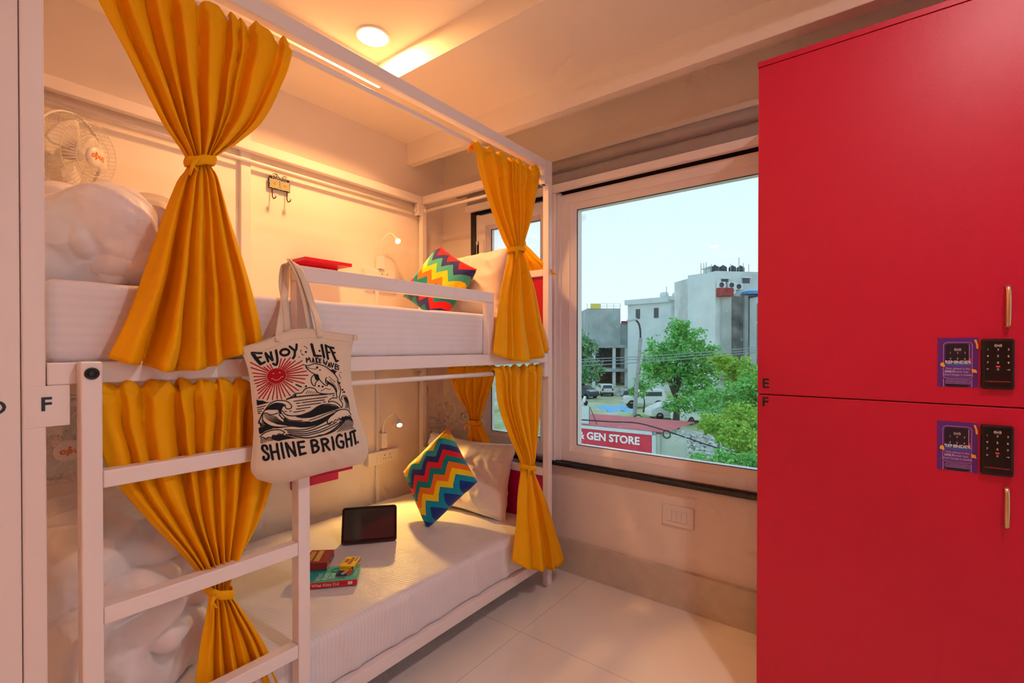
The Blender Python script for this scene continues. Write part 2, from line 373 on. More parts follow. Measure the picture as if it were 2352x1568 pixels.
# ladder
lad = bpy.data.objects.new('ladder', None); C.objects.link(lad); lad.parent = bed; lad.location = Vector((.53, 1.43, 0))-bed.location
for x in (.259, .762):
    b = nb(); bbox(b, x, x+.038, 1.415, YF-.0005, 0, 1.297); obj('ladder_stile', b, M_steel, lad)
for z in (1.005, .689, .373, .057):
    b = nb(); bbox(b, .2975, .7615, 1.4155, 1.4535, z, z+.040); obj('ladder_rung', b, M_steel, lad)
for x in (.278, .781):
    b = nb(); lathe(b, [(.0135, 0), (.0135, .003), (.0125, .004), (.0095, .004), (.009, .0015), (.007, .0015), (.0065, .0035), (.0035, .0035), (.003, .001)], frame((x, 1.415, 1.270), (1, 0, 0), (0, 0, 1))@Matrix.Identity(4), 24); obj('bolt_cap', b, M_black, lad)
# letters
def letter(parent, s, px, py, sz, axis, val, m, nm='bed_letter'):
    p = at(px, py, axis, val); b = nb()
    fr = frame(p, (1, 0, 0), (0, 0, 1)) if axis == 'Y' else frame(p, (0, -1, 0), (0, 0, 1))
    text(b, s, sz, fr, off=sz*.02, ext=.0004); return obj(nm, b, m, parent)
b = nb(); box(b, .1725, .2475, YF-.0012, YF+.002, 1.154, 1.2445, .0005); obj('letter_plate', b, M_steel, bed)
letter(bed, 'F', 106, 929.5, .042, 'Y', YF-.0018, M_black)
letter(bed2, 'D', -8, 938, .040, 'Y', YF-.0006, M_black)

# ------------------------------------------------------------------ bedding
def sheet_mat(name, col, ang, sc_=52, amt=.05):
    m = mat(name, col, .62, spec=.3, sheen=.15); n = m.node_tree.nodes; l = m.node_tree.links; p = n['Principled BSDF']
    t = n.new('ShaderNodeTexCoord'); mp = n.new('ShaderNodeMapping'); mp.inputs['Rotation'].default_value = ang
    wv = n.new('ShaderNodeTexWave'); wv.inputs['Scale'].default_value = sc_; wv.bands_direction = 'X'; wv.wave_profile = 'SIN'
    r = n.new('ShaderNodeMapRange'); r.inputs[1].default_value = .35; r.inputs[2].default_value = .65; r.inputs[3].default_value = 1-amt; r.inputs[4].default_value = 1
    q = n.new('ShaderNodeMixRGB'); q.blend_type = 'MULTIPLY'; q.inputs[0].default_value = 1; q.inputs[1].default_value = (*col, 1)
    l.new(t.outputs['Object'], mp.inputs[0]); l.new(mp.outputs[0], wv.inputs['Vector']); l.new(wv.outputs['Fac'], r.inputs[0]); l.new(r.outputs[0], q.inputs[2]); l.new(q.outputs[0], p.inputs['Base Color'])
    r2 = n.new('ShaderNodeMapRange'); r2.inputs[3].default_value = .42; r2.inputs[4].default_value = .66; l.new(wv.outputs['Fac'], r2.inputs[0]); l.new(r2.outputs[0], p.inputs['Roughness'])
    z = n.new('ShaderNodeTexNoise'); z.inputs['Scale'].default_value = 14; z.inputs['Detail'].default_value = 5; bp = n.new('ShaderNodeBump'); bp.inputs['Strength'].default_value = .35; bp.inputs['Distance'].default_value = .012
    l.new(t.outputs['Object'], z.inputs['Vector']); l.new(z.outputs['Fac'], bp.inputs['Height']); l.new(bp.outputs[0], p.inputs['Normal'])
    return m
WH = (.80, .77, .82)
M_sheetL = sheet_mat('striped_sheet', WH, (0, 0, math.radians(-12)), 22)
M_sheetU = sheet_mat('striped_sheet_side', WH, (0, math.radians(90), 0), 14, .035)
M_cotton = mat('white_cotton', (.80, .77, .81), .48, spec=.35, sheen=.2, bump=.5, bscale=9)
M_cotton.node_tree.nodes['Bump'].inputs['Distance'].default_value = .012
def mattress(name, x0, x1, y0, y1, z0, z1, r, m, seed, label, cat_, amp):
    segs = []
    def arc(cy, cz, a0):
        for k in range(5): a = a0+k*math.pi/8; segs.append((cy+r*math.cos(a), cz+r*math.sin(a)))
    def edge(p, q, n):
        for k in range(1, n): segs.append((lerp(p[0], q[0], k/n), lerp(p[1], q[1], k/n)))
    arc(y1-r, z1-r, 0); edge((y1-r, z1), (y0+r, z1), 34); arc(y0+r, z1-r, math.pi/2); edge((y0, z1-r), (y0, z0+r), 10); arc(y0+r, z0+r, math.pi); edge((y0+r, z0), (y1-r, z0), 12); arc(y1-r, z0+r, 3*math.pi/2); edge((y1, z0+r), (y1, z1-r), 6)
    cy, cz = (y0+y1)/2, (z0+z1)/2; nx = 110
    rows = [(x0, .02), (x0, .6), (x0, .93)]+[(x0+r*(1-math.cos(k*math.pi/6)), None, r*(1-math.sin(k*math.pi/6))) for k in range(0, 3)]
    rows += [(lerp(x0+r, x1-r, k/nx), None, 0) for k in range(nx+1)]
    rows += [(x1-r*(1-math.cos(k*math.pi/6)), None, r*(1-math.sin(k*math.pi/6))) for k in (2, 1, 0)]+[(x1, .93), (x1, .6), (x1, .02)]
    b = nb(); R = []
    for rw in rows:
        ring = []
        for (y, z) in segs:
            if rw[1] is not None: yy, zz = cy+(y-cy)*rw[1]*(1-2*r/(y1-y0)), cz+(z-cz)*rw[1]*(1-2*r/(z1-z0))
            else: d = rw[2]; yy = cy+(y-cy)*(1-2*d/(y1-y0)); zz = cz+(z-cz)*(1-2*d/(z1-z0))
            p = Vector((rw[0], yy, zz)); front = max(0, min(1, (y0+.03-yy)/.03)) if yy < y0+.03 else 0
            q = Vector((p.x*1.0, p.y*.8, p.z*.5))
            d = amp*(.6*fbm(p+Vector((seed, 0, 0)), 3.2)+.35*crease(Vector((p.x*2.2+p.y*1.3+seed, p.y*1.1-p.x*.3, p.z)), 2.0, 6))
            if front: d += amp*1.5*front*(crease(Vector((p.x*5+p.z*1.2+seed, p.z*.8, 0)), 1.3, 4)-.25)*(1-.3*(z-z0)/(z1-z0))
            nrm = Vector((0, yy-cy, (zz-cz)*((y1-y0)/(z1-z0)))); 
            if zz > z1-.012: p.z += d
            elif yy < y0+.012: p.y -= d
            else: p += nrm.normalized()*d*.5
            ring.append(b.verts.new(p))
        R.append(ring)
    n = len(segs)
    for A, B in zip(R, R[1:]):
        for k in range(n):
            f = b.faces.new([A[k], A[(k+1) % n], B[(k+1) % n], B[k]]); f.smooth = True
    b.faces.new(R[0]); b.faces.new(R[-1][::-1])
    o = obj(name, b, m); tag(o, label, cat_); return o
mattress('mattress', .212, 2.215, 1.472, 2.478, .172, .366, .03, M_sheetL, 3, 'mattress in a white striped sheet on the lower bunk', 'mattress', .010)
mattress('mattress', .212, 2.215, 1.496, 2.478, 1.293, 1.487, .02, M_sheetU, 11, 'mattress in a white striped sheet on the upper bunk', 'mattress', .005)

def pillow(name, M, w, h, t, m, label, cat_, seed=0, wr=.004, ears=.10, uvscale=None, group=None):
    b = nb(); N = 44
    def f(sgn):
        def g(u, v):
            a, c = u*2-1, v*2-1
            # sides pinch in between the corners
            x = a*w/2*(1-ears*(1-c*c)*abs(a)**2); y = c*h/2*(1-ears*(1-a*a)*abs(c)**2)
            e = max(0, (1-a**4))*max(0, (1-c**4)); z = sgn*t/2*e**.55
            p = Vector((x, y, z))
            k = e**.4
            z += sgn*wr*k*(1.6*fbm(Vector((x+seed, y, sgn)), 7)+1.6*crease(Vector((x*2+seed, y*5+x*3, sgn*2)), 1.6, 4))
            z += .5*wr*noise.noise(Vector((x*6+seed, y*6, 0)))*(1-k)*3
            return M @ Vector((x, y, z))
        return g
    for sgn in (1, -1): grid(b, f(sgn), N, N, uv=lambda u, v: (u, v))
    bmesh.ops.remove_doubles(b, verts=b.verts[:], dist=.0004)
    o = obj(name, b, m); tag(o, label, cat_, group); return o
def chev_mat(name, cols, nb_=9, freq=4.0, off=0, rot=0):
    m = mat(name, (.5, .5, .5), .75, spec=.2, sheen=.2); n = m.node_tree.nodes; l = m.node_tree.links; p = n['Principled BSDF']
    t = n.new('ShaderNodeUVMap'); s = n.new('ShaderNodeSeparateXYZ'); U_, V_ = ('Y', 'X') if rot else ('X', 'Y'); l.new(t.outputs[0], s.inputs[0])
    def mth(op, a, b_=None, v=None):
        q = n.new('ShaderNodeMath'); q.operation = op
        if isinstance(a, (int, float)): q.inputs[0].default_value = a
        else: l.new(a, q.inputs[0])
        if b_ is not None:
            if isinstance(b_, (int, float)): q.inputs[1].default_value = b_
            else: l.new(b_, q.inputs[1])
        if v is not None: q.inputs[2].default_value = v
        return q.outputs[0]
    tri = mth('PINGPONG', mth('MULTIPLY', s.outputs[U_], freq*2), 1.0)
    z = mth('ADD', mth('MULTIPLY', s.outputs[V_], nb_), mth('MULTIPLY', tri, nb_/(freq*2)*.95))
    z = mth('ADD', z, off); z = mth('FLOORED_MODULO', z, len(cols)); z = mth('DIVIDE', z, len(cols))
    r = n.new('ShaderNodeValToRGB'); r.color_ramp.interpolation = 'CONSTANT'; l.new(z, r.inputs[0])
    e = r.color_ramp.elements
    while len(e) < len(cols): e.new(.5)
    for k, c in enumerate(cols): e[k].position = k/len(cols); e[k].color = (*c, 1)
    l.new(r.outputs[0], p.inputs['Base Color']); return m
TEAL, ORG, YEL, CYA, NAV, RED = (.0, .26, .27), (.95, .20, .01), (.98, .68, .01), (.0, .32, .52), (.03, .03, .20), (.80, .012, .02)
M_chev = chev_mat('chevron_print', [(.01, .04, .30), CYA, YEL, ORG, TEAL, RED, NAV, (.03, .40, .42), YEL, ORG, TEAL], 9.0, 3.5, 0.0)  # mint band is cyan with the lamp's warm tint put into its colour
M_chev2 = chev_mat('chevron_print_upper', [TEAL, NAV, RED, TEAL, ORG, YEL, (.06, .42, .36), NAV, RED, NAV], 8.2, 3.5, 0.0, 1)

def pillow_frame(tl, tr, bl_, lean):
    return None
# lower bunk head: big white pillow leaning on the head rail, cushion in front of it
def fr3(c, right, up):
    right = Vector(right).normalized(); up = Vector(up); up = (up-right*up.dot(right)).normalized(); n = right.cross(up)
    return Matrix.Translation(Vector(c)) @ Matrix((right, up, n)).transposed().to_4x4()
pillow('pillow', fr3((2.11, 1.985, .565), (.02, -1, .0), (.24, .0, .97)), .70, .44, .17, M_cotton, 'white pillow leaning at the head of the lower bunk', 'pillow', 3, .011)
pillow('pillow', fr3((2.10, 2.00, 1.685), (.02, -1, .03), (.25, .0, .97)), .70, .42, .17, M_cotton, 'white pillow leaning at the head of the upper bunk', 'pillow', 9, .011)
pillow('chevron_cushion', fr3((1.85, 1.942, .612), (.30, -.655, .695), (.21, .755, .62)), .39, .39, .155, M_chev, 'zigzag rainbow cushion standing on one corner on the lower bunk', 'cushion', 5, .003, .06)
pillow('chevron_cushion', fr3((1.90, 1.99, 1.69), (.36, -.475, .80), (.11, .876, .47)), .37, .37, .15, M_chev2, 'zigzag rainbow cushion leaning on the pillow of the upper bunk', 'cushion', 8, .003, .06)

def blob(name, c, r, m, label, cat_, seed, amp, e1=.6, e2=.6, fold=None, flat=None, M=None, N=(150, 100)):
    b = nb()
    def sp(x, e): return math.copysign(abs(x)**e, x)
    def f(u, v):
        th = u*2*math.pi; ph = (v-.5)*math.pi*.999
        d = Vector((sp(math.cos(ph), e1)*sp(math.cos(th), e2), sp(math.cos(ph), e1)*sp(math.sin(th), e2), sp(math.sin(ph), e1)))
        p = Vector((d.x*r[0], d.y*r[1], d.z*r[2])); q = Vector((p.x+seed, p.y, p.z))
        wv = Vector((noise.noise(q*3), noise.noise(q*3+Vector((9, 0, 0))), noise.noise(q*3+Vector((0, 9, 0)))))*.12
        k = amp*(1.0*fbm(q, 3.5)+.9*crease(q+wv, 4.2, 4)+.45*crease(q*1.0+wv*2+Vector((3, 3, 3)), 8.5, 4))
        if fold: k += fold(p, d)
        p = p+d.normalized()*k
        if flat is not None and p.z < flat-c[2]: p.z = flat-c[2]+.002*fbm(q, 6)
        p = Vector(c)+(M @ p if M else p)
        return p
    grid(b, f, N[0], N[1], closed_u=True)
    bmesh.ops.remove_doubles(b, verts=b.verts[:], dist=.0003)
    o = obj(name, b, m); tag(o, label, cat_); return o
# ------------------------------------------------------------------ duvets
def duvet_mat():
    m = mat('soft_white_cotton', (.80, .76, .78), .5, spec=.35, sheen=.25); n = m.node_tree.nodes; l = m.node_tree.links; p = n['Principled BSDF']
    t = n.new('ShaderNodeTexCoord'); w1 = n.new('ShaderNodeTexNoise'); w1.inputs['Scale'].default_value = 2.5; mx_ = n.new('ShaderNodeMixRGB'); mx_.inputs[0].default_value = .35
    z = n.new('ShaderNodeTexNoise'); z.noise_type = 'RIDGED_MULTIFRACTAL'; z.inputs['Scale'].default_value = 3.2; z.inputs['Detail'].default_value = 2.5; z.inputs['Roughness'].default_value = .35
    bp = n.new('ShaderNodeBump'); bp.inputs['Strength'].default_value = .8; bp.inputs['Distance'].default_value = .03
    l.new(t.outputs['Object'], w1.inputs['Vector']); l.new(t.outputs['Object'], mx_.inputs[1]); l.new(w1.outputs['Color'], mx_.inputs[2]); l.new(mx_.outputs[0], z.inputs['Vector']); l.new(z.outputs['Fac'], bp.inputs['Height']); l.new(bp.outputs[0], p.inputs['Normal']); return m
M_duvet = duvet_mat()
def billow(q, f):
    w_ = Vector((noise.noise(q*2.3), noise.noise(q*2.3+Vector((7, 1, 0))), noise.noise(q*2.3+Vector((0, 8, 2)))))*.16
    return abs(noise.noise((q+w_)*f))+.28*abs(noise.noise((q+w_*1.6)*f*1.9+Vector((5, 5, 5))))
def roll(p, d):
    # smooth crown, deep tucks and a rolled edge on the end that faces the room
    m_ = max(0, min(1, (-d.y*.8-d.z*.7+.35)*1.6)); q = Vector((p.x, p.y*.7, p.z))
    k = (.115*m_+.012)*(billow(q+Vector((2, 0, 0)), 3.8)-.24)
    if d.y < -.2:
        r = math.hypot((p.x-.09)/.26, (p.z+.10)/.20); a = math.atan2(p.z+.10, p.x-.09)
        s = abs(math.sin(math.pi*(r*2.1)+a*.5+1.3*noise.noise(Vector((p.x*6, p.z*6, 4)))))**.7
        k += .036*min(1, (-d.y-.2)*2)*(s-.6)
    return k
def drape(p, d):
    m_ = max(.15, min(1, (-d.y+.3)*1.5))
    return m_*(.10*(billow(Vector((p.x*1.3+.3*p.z+4, p.y*.6, p.z*.35)), 5.2)-.24)+.012*(billow(p+Vector((1, 2, 3)), 8)-.24))
blob('folded_duvet', (.405, 1.93, .60), (.225, .40, .25), M_duvet, 'bundled white duvet on the foot of the lower bunk behind the ladder', 'duvet', 2, .012, .75, .72, fold=roll, flat=.372, N=(240, 160))
blob('folded_duvet', (.355, 1.96, 1.63), (.185, .40, .145), M_duvet, 'bulky white duvet heaped on the foot of the upper bunk', 'duvet', 21, .012, .72, .70, fold=drape, flat=1.495, N=(240, 160), M=Matrix.Rotation(math.radians(-4), 3, 'Y'))
blob('folded_blanket', (.49, 1.90, 1.56), (.205, .36, .085), M_duvet, 'smooth white pillow lying under the heaped duvet of the upper bunk', 'pillow', 33, .008, .7, .6, flat=1.492)

# ------------------------------------------------------------------ curtains
def curtain_mat():
    m = mat('marigold_curtain', (.98, .50, .002), .65, spec=.2, transl=.18, bump=.12, bscale=700)
    return m
M_curt = curtain_mat()
def curtain(label, axis, keys, n, seed, ttie, nrm=-1, shift=0, dens=72, hemdrop=0, nb_=0, group='marigold curtains tied back on the bunk bed'):
    """keys: (t, (px,py) left, (px,py) right, plane offset, fold depth, bundle roundness)"""
    KL = [(k[0], at(k[1][0], k[1][1], axis, k[3])) for k in keys]; KR = [(k[0], at(k[2][0], k[2][1], axis, k[3])) for k in keys]
    KA = [(k[0], (k[4], k[5], 0)) for k in keys]
    N = Vector((0, nrm, 0)) if axis == 'Y' else Vector((nrm, 0, 0))
    b = nb(); NU = n*16; nbot = nb_ or max(4, n-3)
    rnd = random.Random(seed)
    def pattern(n):
        ww = [rnd.uniform(.35, 1.6) for _ in range(n)]; sw = sum(ww); cum = [0]
        for q in ww: cum.append(cum[-1]+q/sw)
        return n, cum, [rnd.uniform(.45, 1.35) for _ in range(n+1)], [rnd.uniform(-.3, .3) for _ in range(n+1)]
    PA, PB = pattern(n), pattern(nbot)
    def wave(pt, u, tt):
        n, cum, amps, sk = pt
        s = u+.30/n*noise.noise(Vector((u*n*.5, tt*2.0, seed)))*min(1, 3*tt+.15)+.14/n*noise.noise(Vector((u*n*.5, tt*7, seed+5)))
        s = max(-.02, min(1.02, s)); i = n-1
        for k in range(n):
            if s <= cum[k+1]: i = k; break
        fr = (s-cum[i])/(cum[i+1]-cum[i]); fr = max(-.2, min(1.2, fr))
        x = max(0, min(1, fr)); x = x+sk[i]*x*(1-x)*1.2          # lean of each fold
        rdg = math.sin(math.pi*x)**.85 if 0 < x < 1 else 0
        wd = (cum[i+1]-cum[i])*n
        w = (rdg*2-1.1)*amps[i]*(.7+.45*min(1.6, wd))
        w += .16*math.sin(2*math.pi*x*2+seed+tt*5)*max(0, wd-.8)*rdg
        ed = min(1, u*n*.9, (1-u)*n*.9)
        return w, ed, math.cos(math.pi*2*x)*amps[i], n
    def P(u, v):
        t = (v*(1+.09)-.09)
        tt = max(t, 0); L, R = cat(KL, tt), cat(KR, tt); A = cat(KA, tt); amp, rnd_ = A.x, A.y
        q = max(0, min(1, (tt-ttie+.012)/.024)); wa, ed, cp, nn = wave(PA, u, tt)
        if q > 0:
            wb, e2, c2, n2 = wave(PB, u, tt); wa = lerp(wa, wb*1.1, q); ed = lerp(ed, e2, q); cp = lerp(cp, c2, q); nn = lerp(nn, n2, q)
        w = wa+.55*noise.noise(Vector((u*nn*.35, tt*3, seed+9)))
        p = L.lerp(R, u)
        p += N*(amp*w*max(ed, .2)+rnd_*math.sqrt(max(0, 1-(2*u-1)**2)))
        p += (R-L)*(.13/nn*cp*ed)
        g = math.exp(-((tt)/.06)**2)
        p += N*(.010*g*noise.noise(Vector((u*n*2.4, tt*26, seed))))
        if t < 0:
            a = -t/.09*math.pi*1.15
            back = -N
            p = p+Vector((0, 0, .021*math.sin(min(a, math.pi/2))))*(1+.45*w)+Vector((0, 0, .007*noise.noise(Vector((u*n*2.2, 3, seed))))) + back*(.019*(1-math.cos(a)))
            if a > math.pi/2: p.z -= .02*(a-math.pi/2)
        p.z -= hemdrop*math.sin(math.pi*u)*tt**3
        p.z += (.004+.010*tt)*noise.noise(Vector((u*nn*.8, seed, tt*2)))*tt
        return p
    grid(b, P, NU, dens)
    t = thing('curtain', label, 'curtain', (0, 0, 0), group)
    pc = cat(KL, .5).lerp(cat(KR, .5), .5); t.location = Vector((pc.x, pc.y, min(KL[-1][1].z, KR[-1][1].z)))
    o = obj('curtain_fabric', b, M_curt, t); md = o.modifiers.new('thickness', 'SOLIDIFY'); md.thickness = .0014
    # tie band
    L, R = cat(KL, ttie), cat(KR, ttie); A = cat(KA, ttie); c = (L+R)/2+N*(A.y*.45); ax = (R-L); hw = ax.length/2+.007; axn = ax.normalized(); dn = N
    b = nb(); K = 28; rings = []
    for j in range(7):
        v = j/6; rr = .004*math.sin(v*math.pi); ring = []
        for k in range(K):
            a = 2*math.pi*k/K
            q = c+axn*(math.cos(a)*(hw+rr))+dn*(math.sin(a)*(A.y*.62+.022+rr))+Vector((0, 0, (.5-v)*.026+.005*math.sin(a+seed)))+Vector((0, 0, .0016*math.sin(5*a+seed*2)))
            ring.append(b.verts.new(q))
        rings.append(ring)
    for X, Y in zip(rings, rings[1:]):
        for k in range(K): b.faces.new([X[k], X[(k+1) % K], Y[(k+1) % K], Y[k]])
    tb_ = obj('curtain_tie', b, M_curt, t, smooth=True); md = tb_.modifiers.new('thickness', 'SOLIDIFY'); md.thickness = .003
    b = nb(); e = c-axn*hw*.8+dn*.035
    for k in range(2):
        pts = [e+Vector((0, 0, -.004))+axn*(.01*k), e-axn*.006+dn*.008+Vector((0, 0, -.02)), e-axn*(.012-.02*k)+dn*.006+Vector((0, 0, -.045+.01*k))]
        tube(b, pts, [.004, .005, .003], 6)
    obj('tie_end', b, M_curt, t, smooth=True)
    return t
# (t, left px, right px, offset, fold depth, roundness)
curtain('marigold curtain tied at the near end of the upper bunk', 'Y', [
    (0.0, (188, -110), (673, 112), 1.452, .010, 0), (.06, (200, -60), (671, 128), 1.457, .017, 0), (.16, (236, 20), (655, 180), 1.455, .020, .0), (.30, (300, 140), (607, 275), 1.452, .022, .005),
    (.42, (372, 280), (545, 330), 1.448, .020, .015), (.50, (430, 372), (483, 372), 1.446, .010, .022), (.56, (408, 415), (500, 405), 1.444, .014, .022), (.68, (366, 520), (536, 520), 1.435, .022, .014),
    (.82, (316, 670), (574, 640), 1.420, .036, .01), (1.0, (250, 822), (608, 782), 1.408, .040, .006)], 9, 3, .50, hemdrop=.055)
curtain('marigold curtain tied at the window end of the upper bunk', 'Y', [
    (0.0, (1089, 333), (1243, 398), 1.452, .009, 0), (.06, (1093, 350), (1241, 408), 1.457, .014, 0), (.18, (1104, 400), (1235, 445), 1.455, .018, 0), (.33, (1125, 470), (1222, 500), 1.450, .018, .005),
    (.46, (1155, 550), (1200, 555), 1.446, .014, .02), (.51, (1167, 575), (1195, 575), 1.445, .008, .024), (.57, (1166, 592), (1203, 592), 1.443, .012, .022), (.72, (1153, 660), (1228, 660), 1.435, .022, .012),
    (.86, (1142, 740), (1246, 740), 1.428, .028, .01), (1.0, (1136, 812), (1264, 803), 1.412, .034, .006)], 8, 12, .51, hemdrop=.05)
curtain('marigold curtain tied behind the ladder of the lower bunk', 'Y', [
    (0.0, (200, 903), (660, 884), 1.446, .009, 0), (.06, (205, 925), (658, 905), 1.446, .016, 0), (.20, (222, 1000), (648, 985), 1.458, .024, .0), (.34, (262, 1100), (625, 1110), 1.460, .024, .005),
    (.46, (340, 1195), (592, 1200), 1.465, .022, .012), (.58, (440, 1300), (545, 1290), 1.468, .018, .02), (.63, (474, 1352), (524, 1352), 1.470, .008, .022), (.69, (478, 1385), (545, 1385), 1.476, .010, .014),
    (.85, (462, 1475), (605, 1475), 1.480, .015, .004), (1.0, (445, 1600), (668, 1600), 1.484, .018, .0)], 9, 29, .63, hemdrop=.0)
curtain('marigold curtain tied at the window end of the lower bunk', 'Y', [
    (0.0, (1138, 855), (1248, 845), 1.452, .009, 0), (.05, (1139, 868), (1247, 862), 1.457, .015, 0), (.20, (1146, 930), (1244, 930), 1.454, .018, 0), (.36, (1170, 1000), (1236, 1000), 1.450, .018, .006),
    (.47, (1192, 1052), (1226, 1050), 1.446, .014, .02), (.52, (1196, 1070), (1220, 1070), 1.445, .008, .024), (.57, (1196, 1090), (1228, 1090), 1.440, .012, .022), (.72, (1190, 1150), (1255, 1150), 1.425, .024, .014),
    (.88, (1186, 1230), (1280, 1230), 1.412, .028, .012), (1.0, (1180, 1290), (1298, 1285), 1.400, .036, .01)], 7, 41, .52, hemdrop=.05)
curtain('marigold curtain tied on the end rod behind the lower bunk pillow', 'X', [
    (0.0, (1026, 848), (1137, 848), 2.214, .009, 0), (.06, (1030, 860), (1136, 860), 2.221, .014, 0), (.25, (1048, 905), (1122, 905), 2.222, .018, 0), (.42, (1074, 945), (1108, 945), 2.224, .014, .01),
    (.52, (1083, 968), (1104, 968), 2.224, .008, .022), (.58, (1080, 985), (1112, 985), 2.224, .012, .02), (.78, (1062, 1030), (1132, 1030), 2.222, .014, .01), (1.0, (1050, 1085), (1145, 1085), 2.218, .014, .005)], 7, 55, .52)
curtain('marigold curtain tied on the end rod behind the upper bunk pillow', 'X', [
    (0.0, (1145, 424), (1232, 400), 2.214, .009, 0), (.06, (1147, 440), (1232, 418), 2.221, .012, 0), (.25, (1160, 480), (1222, 465), 2.222, .014, 0), (.42, (1176, 530), (1206, 525), 2.224, .012, .01),
    (.52, (1184, 556), (1204, 556), 2.224, .008, .018), (.58, (1184, 568), (1218, 572), 2.224, .010, .014), (.78, (1176, 600), (1250, 604), 2.222, .012, .008), (1.0, (1166, 632), (1281, 630), 2.258, .010, .004)], 7, 61, .52)

# ------------------------------------------------------------------ wall things
def usb_lamp(zs, bx0, bx1, lab, socklab, sx0, sx1, sz0, sz1, pts, lampE, aim):
    t = thing('power_socket', socklab, 'socket', (1.9, 2.52, sz0), None)
    b = nb(); box(b, sx0, sx1, 2.50, YL, sz0, sz1, .004, seg=2); obj('box', b, M_white, t)
    b = nb(); box(b, sx0+.062, sx1-.045, 2.4985, 2.501, sz0+.018, sz1-.016, .0008); obj('module_plate', b, M_white, t)
    for k in range(2):
        b = nb(); box(b, sx0+.064+k*.022, sx0+.084+k*.022, 2.4972, 2.4995, sz0+.021, sz1-.019, .0008); obj('rocker_switch', b, M_white, t)
    b = nb(); zc = (sz0+sz1)/2
    for cx in (sx0+.122, sx0+.164):
        for dx, dz, r in ((0, .013, .0034), (-.009, -.009, .0026), (.009, -.009, .0026)):
            lathe(b, [(r, 0), (r, -.0012), (0, -.0012)], frame((cx+dx, 2.4980, zc+dz), (1, 0, 0), (0, 0, 1))@Matrix.Scale(-1, 4, (0, 0, 1)), 10, False)
    obj('socket_hole', b, M_black, t)
    l = thing('reading_lamp', lab, 'lamp', ((bx0+bx1)/2, 2.50, zs[0]), None)
    b = nb(); box(b, bx0, bx1, 2.488, 2.522, zs[0], zs[1], .002); p = obj('adapter', b, M_white, l)
    b = nb(); box(b, (bx0+bx1)/2-.006, (bx0+bx1)/2+.008, 2.4868, 2.489, zs[0]+.012, zs[0]+.03, .0005); obj('rocker_switch', b, M_white, p)
    b = nb(); K = [(i/(len(pts)-1), at(x, y, 'Y', Y)) for i, (x, y, Y) in enumerate(pts)]
    P = [cat(K, i/30) for i in range(31)]; tube(b, P, .0042, 10); obj('gooseneck', b, M_white, l)
    q = P[-1]; z = (Vector(aim)-q).normalized(); x = z.orthogonal().normalized(); M = Matrix.Translation(q) @ Matrix((x, z.cross(x), z)).transposed().to_4x4()
    b = nb(); lathe(b, [(.006, -.004), (.011, .0), (.012, .012), (.0155, .016), (.0185, .040), (.0185, .044), (.0165, .044), (.0150, .034)], M, 24, False); obj('lamp_head', b, M_white, l)
    b = nb(); lathe(b, [(.0165, .036), (.013, .041), (.007, .0435), (.0, .044)], M, 20, False); obj('lens', b, lampE, l, smooth=True)
    ld = bpy.data.lights.new('reading_beam', 'SPOT'); ld.energy = 18 if zs[0] < 1 else 5; ld.color = (1, .56, .12); ld.spot_size = math.radians(105); ld.spot_blend = .35; ld.shadow_soft_size = .012
    lo = bpy.data.objects.new('reading_beam', ld); C.objects.link(lo); lo.parent = l; lo.matrix_basis = Matrix.Translation(M @ Vector((0, 0, .05))-world_of(l)) @ (Vector((0, 0, -1)).rotation_difference(z)).to_matrix().to_4x4()
M_usb = mat('reading_lamp_lens', (1, .9, .7), .4, emit=(1, .68, .30), estr=55)
usb_lamp((.692, .785), 1.885, 1.928, 'lit gooseneck reading lamp plugged in over the lower bunk', 'white switch and socket box on the wall of the lower bunk', 1.794, 2.029, .589, .672,
         [(879, 996, 2.505), (880, 978, 2.49), (890, 958, 2.47), (904, 951, 2.45), (912, 958, 2.43), (916, 965, 2.42)], M_usb, at(960, 1235, 'Z', .37))
usb_lamp((1.820, 1.90), 1.868, 1.912, 'lit gooseneck reading lamp plugged in over the upper bunk', 'white switch and socket box on the wall of the upper bunk', 1.775, 2.005, 1.737, 1.818,
         [(874, 588, 2.505), (876, 565, 2.49), (885, 543, 2.47), (897, 536, 2.45), (905, 541, 2.43), (909, 547, 2.42)], M_usb, (1.75, 1.75, 1.50))
for lab, x0, x1, z0, z1, y in (('narrow white cable trunking above the lower bunk socket', 1.872, 1.897, .672, 1.24, 2.522), ('narrow white cable trunking below the lower bunk socket', 1.868, 1.892, .10, .589, 2.522),
                               ('narrow white cable trunking below the upper bunk socket', 1.868, 1.892, 1.32, 1.737, 2.522), ('wide white cable trunking running up the wall beside the patterned hook', 1.065, 1.112, .10, ZC, 2.515)):
    b = nb(); box(b, x0, x1, y, YL, z0, z1, .0015); tag(obj('cable_trunking', b, M_white), lab, 'cable trunking')
b = nb(); tube(b, [at(872, 985, 'Y', 2.53), at(873, 960, 'Y', 2.532), at(870, 935, 'Y', 2.532), at(871, 860, 'Y', 2.532)], .002, 6); tag(obj('lamp_cable', b, M_white), 'thin white cable running up the wall beside the lower bunk lamp', 'cable')
for z, m, lab in ((1.802, M_red, 'small red wall shelf over the upper bunk'), (at(722, 1094, 'Y', 2.40).z+.018, M_mag, 'small magenta wall shelf over the lower bunk')):
    t = thing('wall_shelf', lab, 'shelf', (1.46, 2.5, z-.1))
    b = nb(); box(b, 1.322, 1.602, 2.38, YL, z-.018, z, .001); obj('shelf_board', b, m, t)
    b = nb(); box(b, 1.322, 1.602, YL-.018, YL, z-.10, z-.0185, .001); obj('back_board', b, m, t)

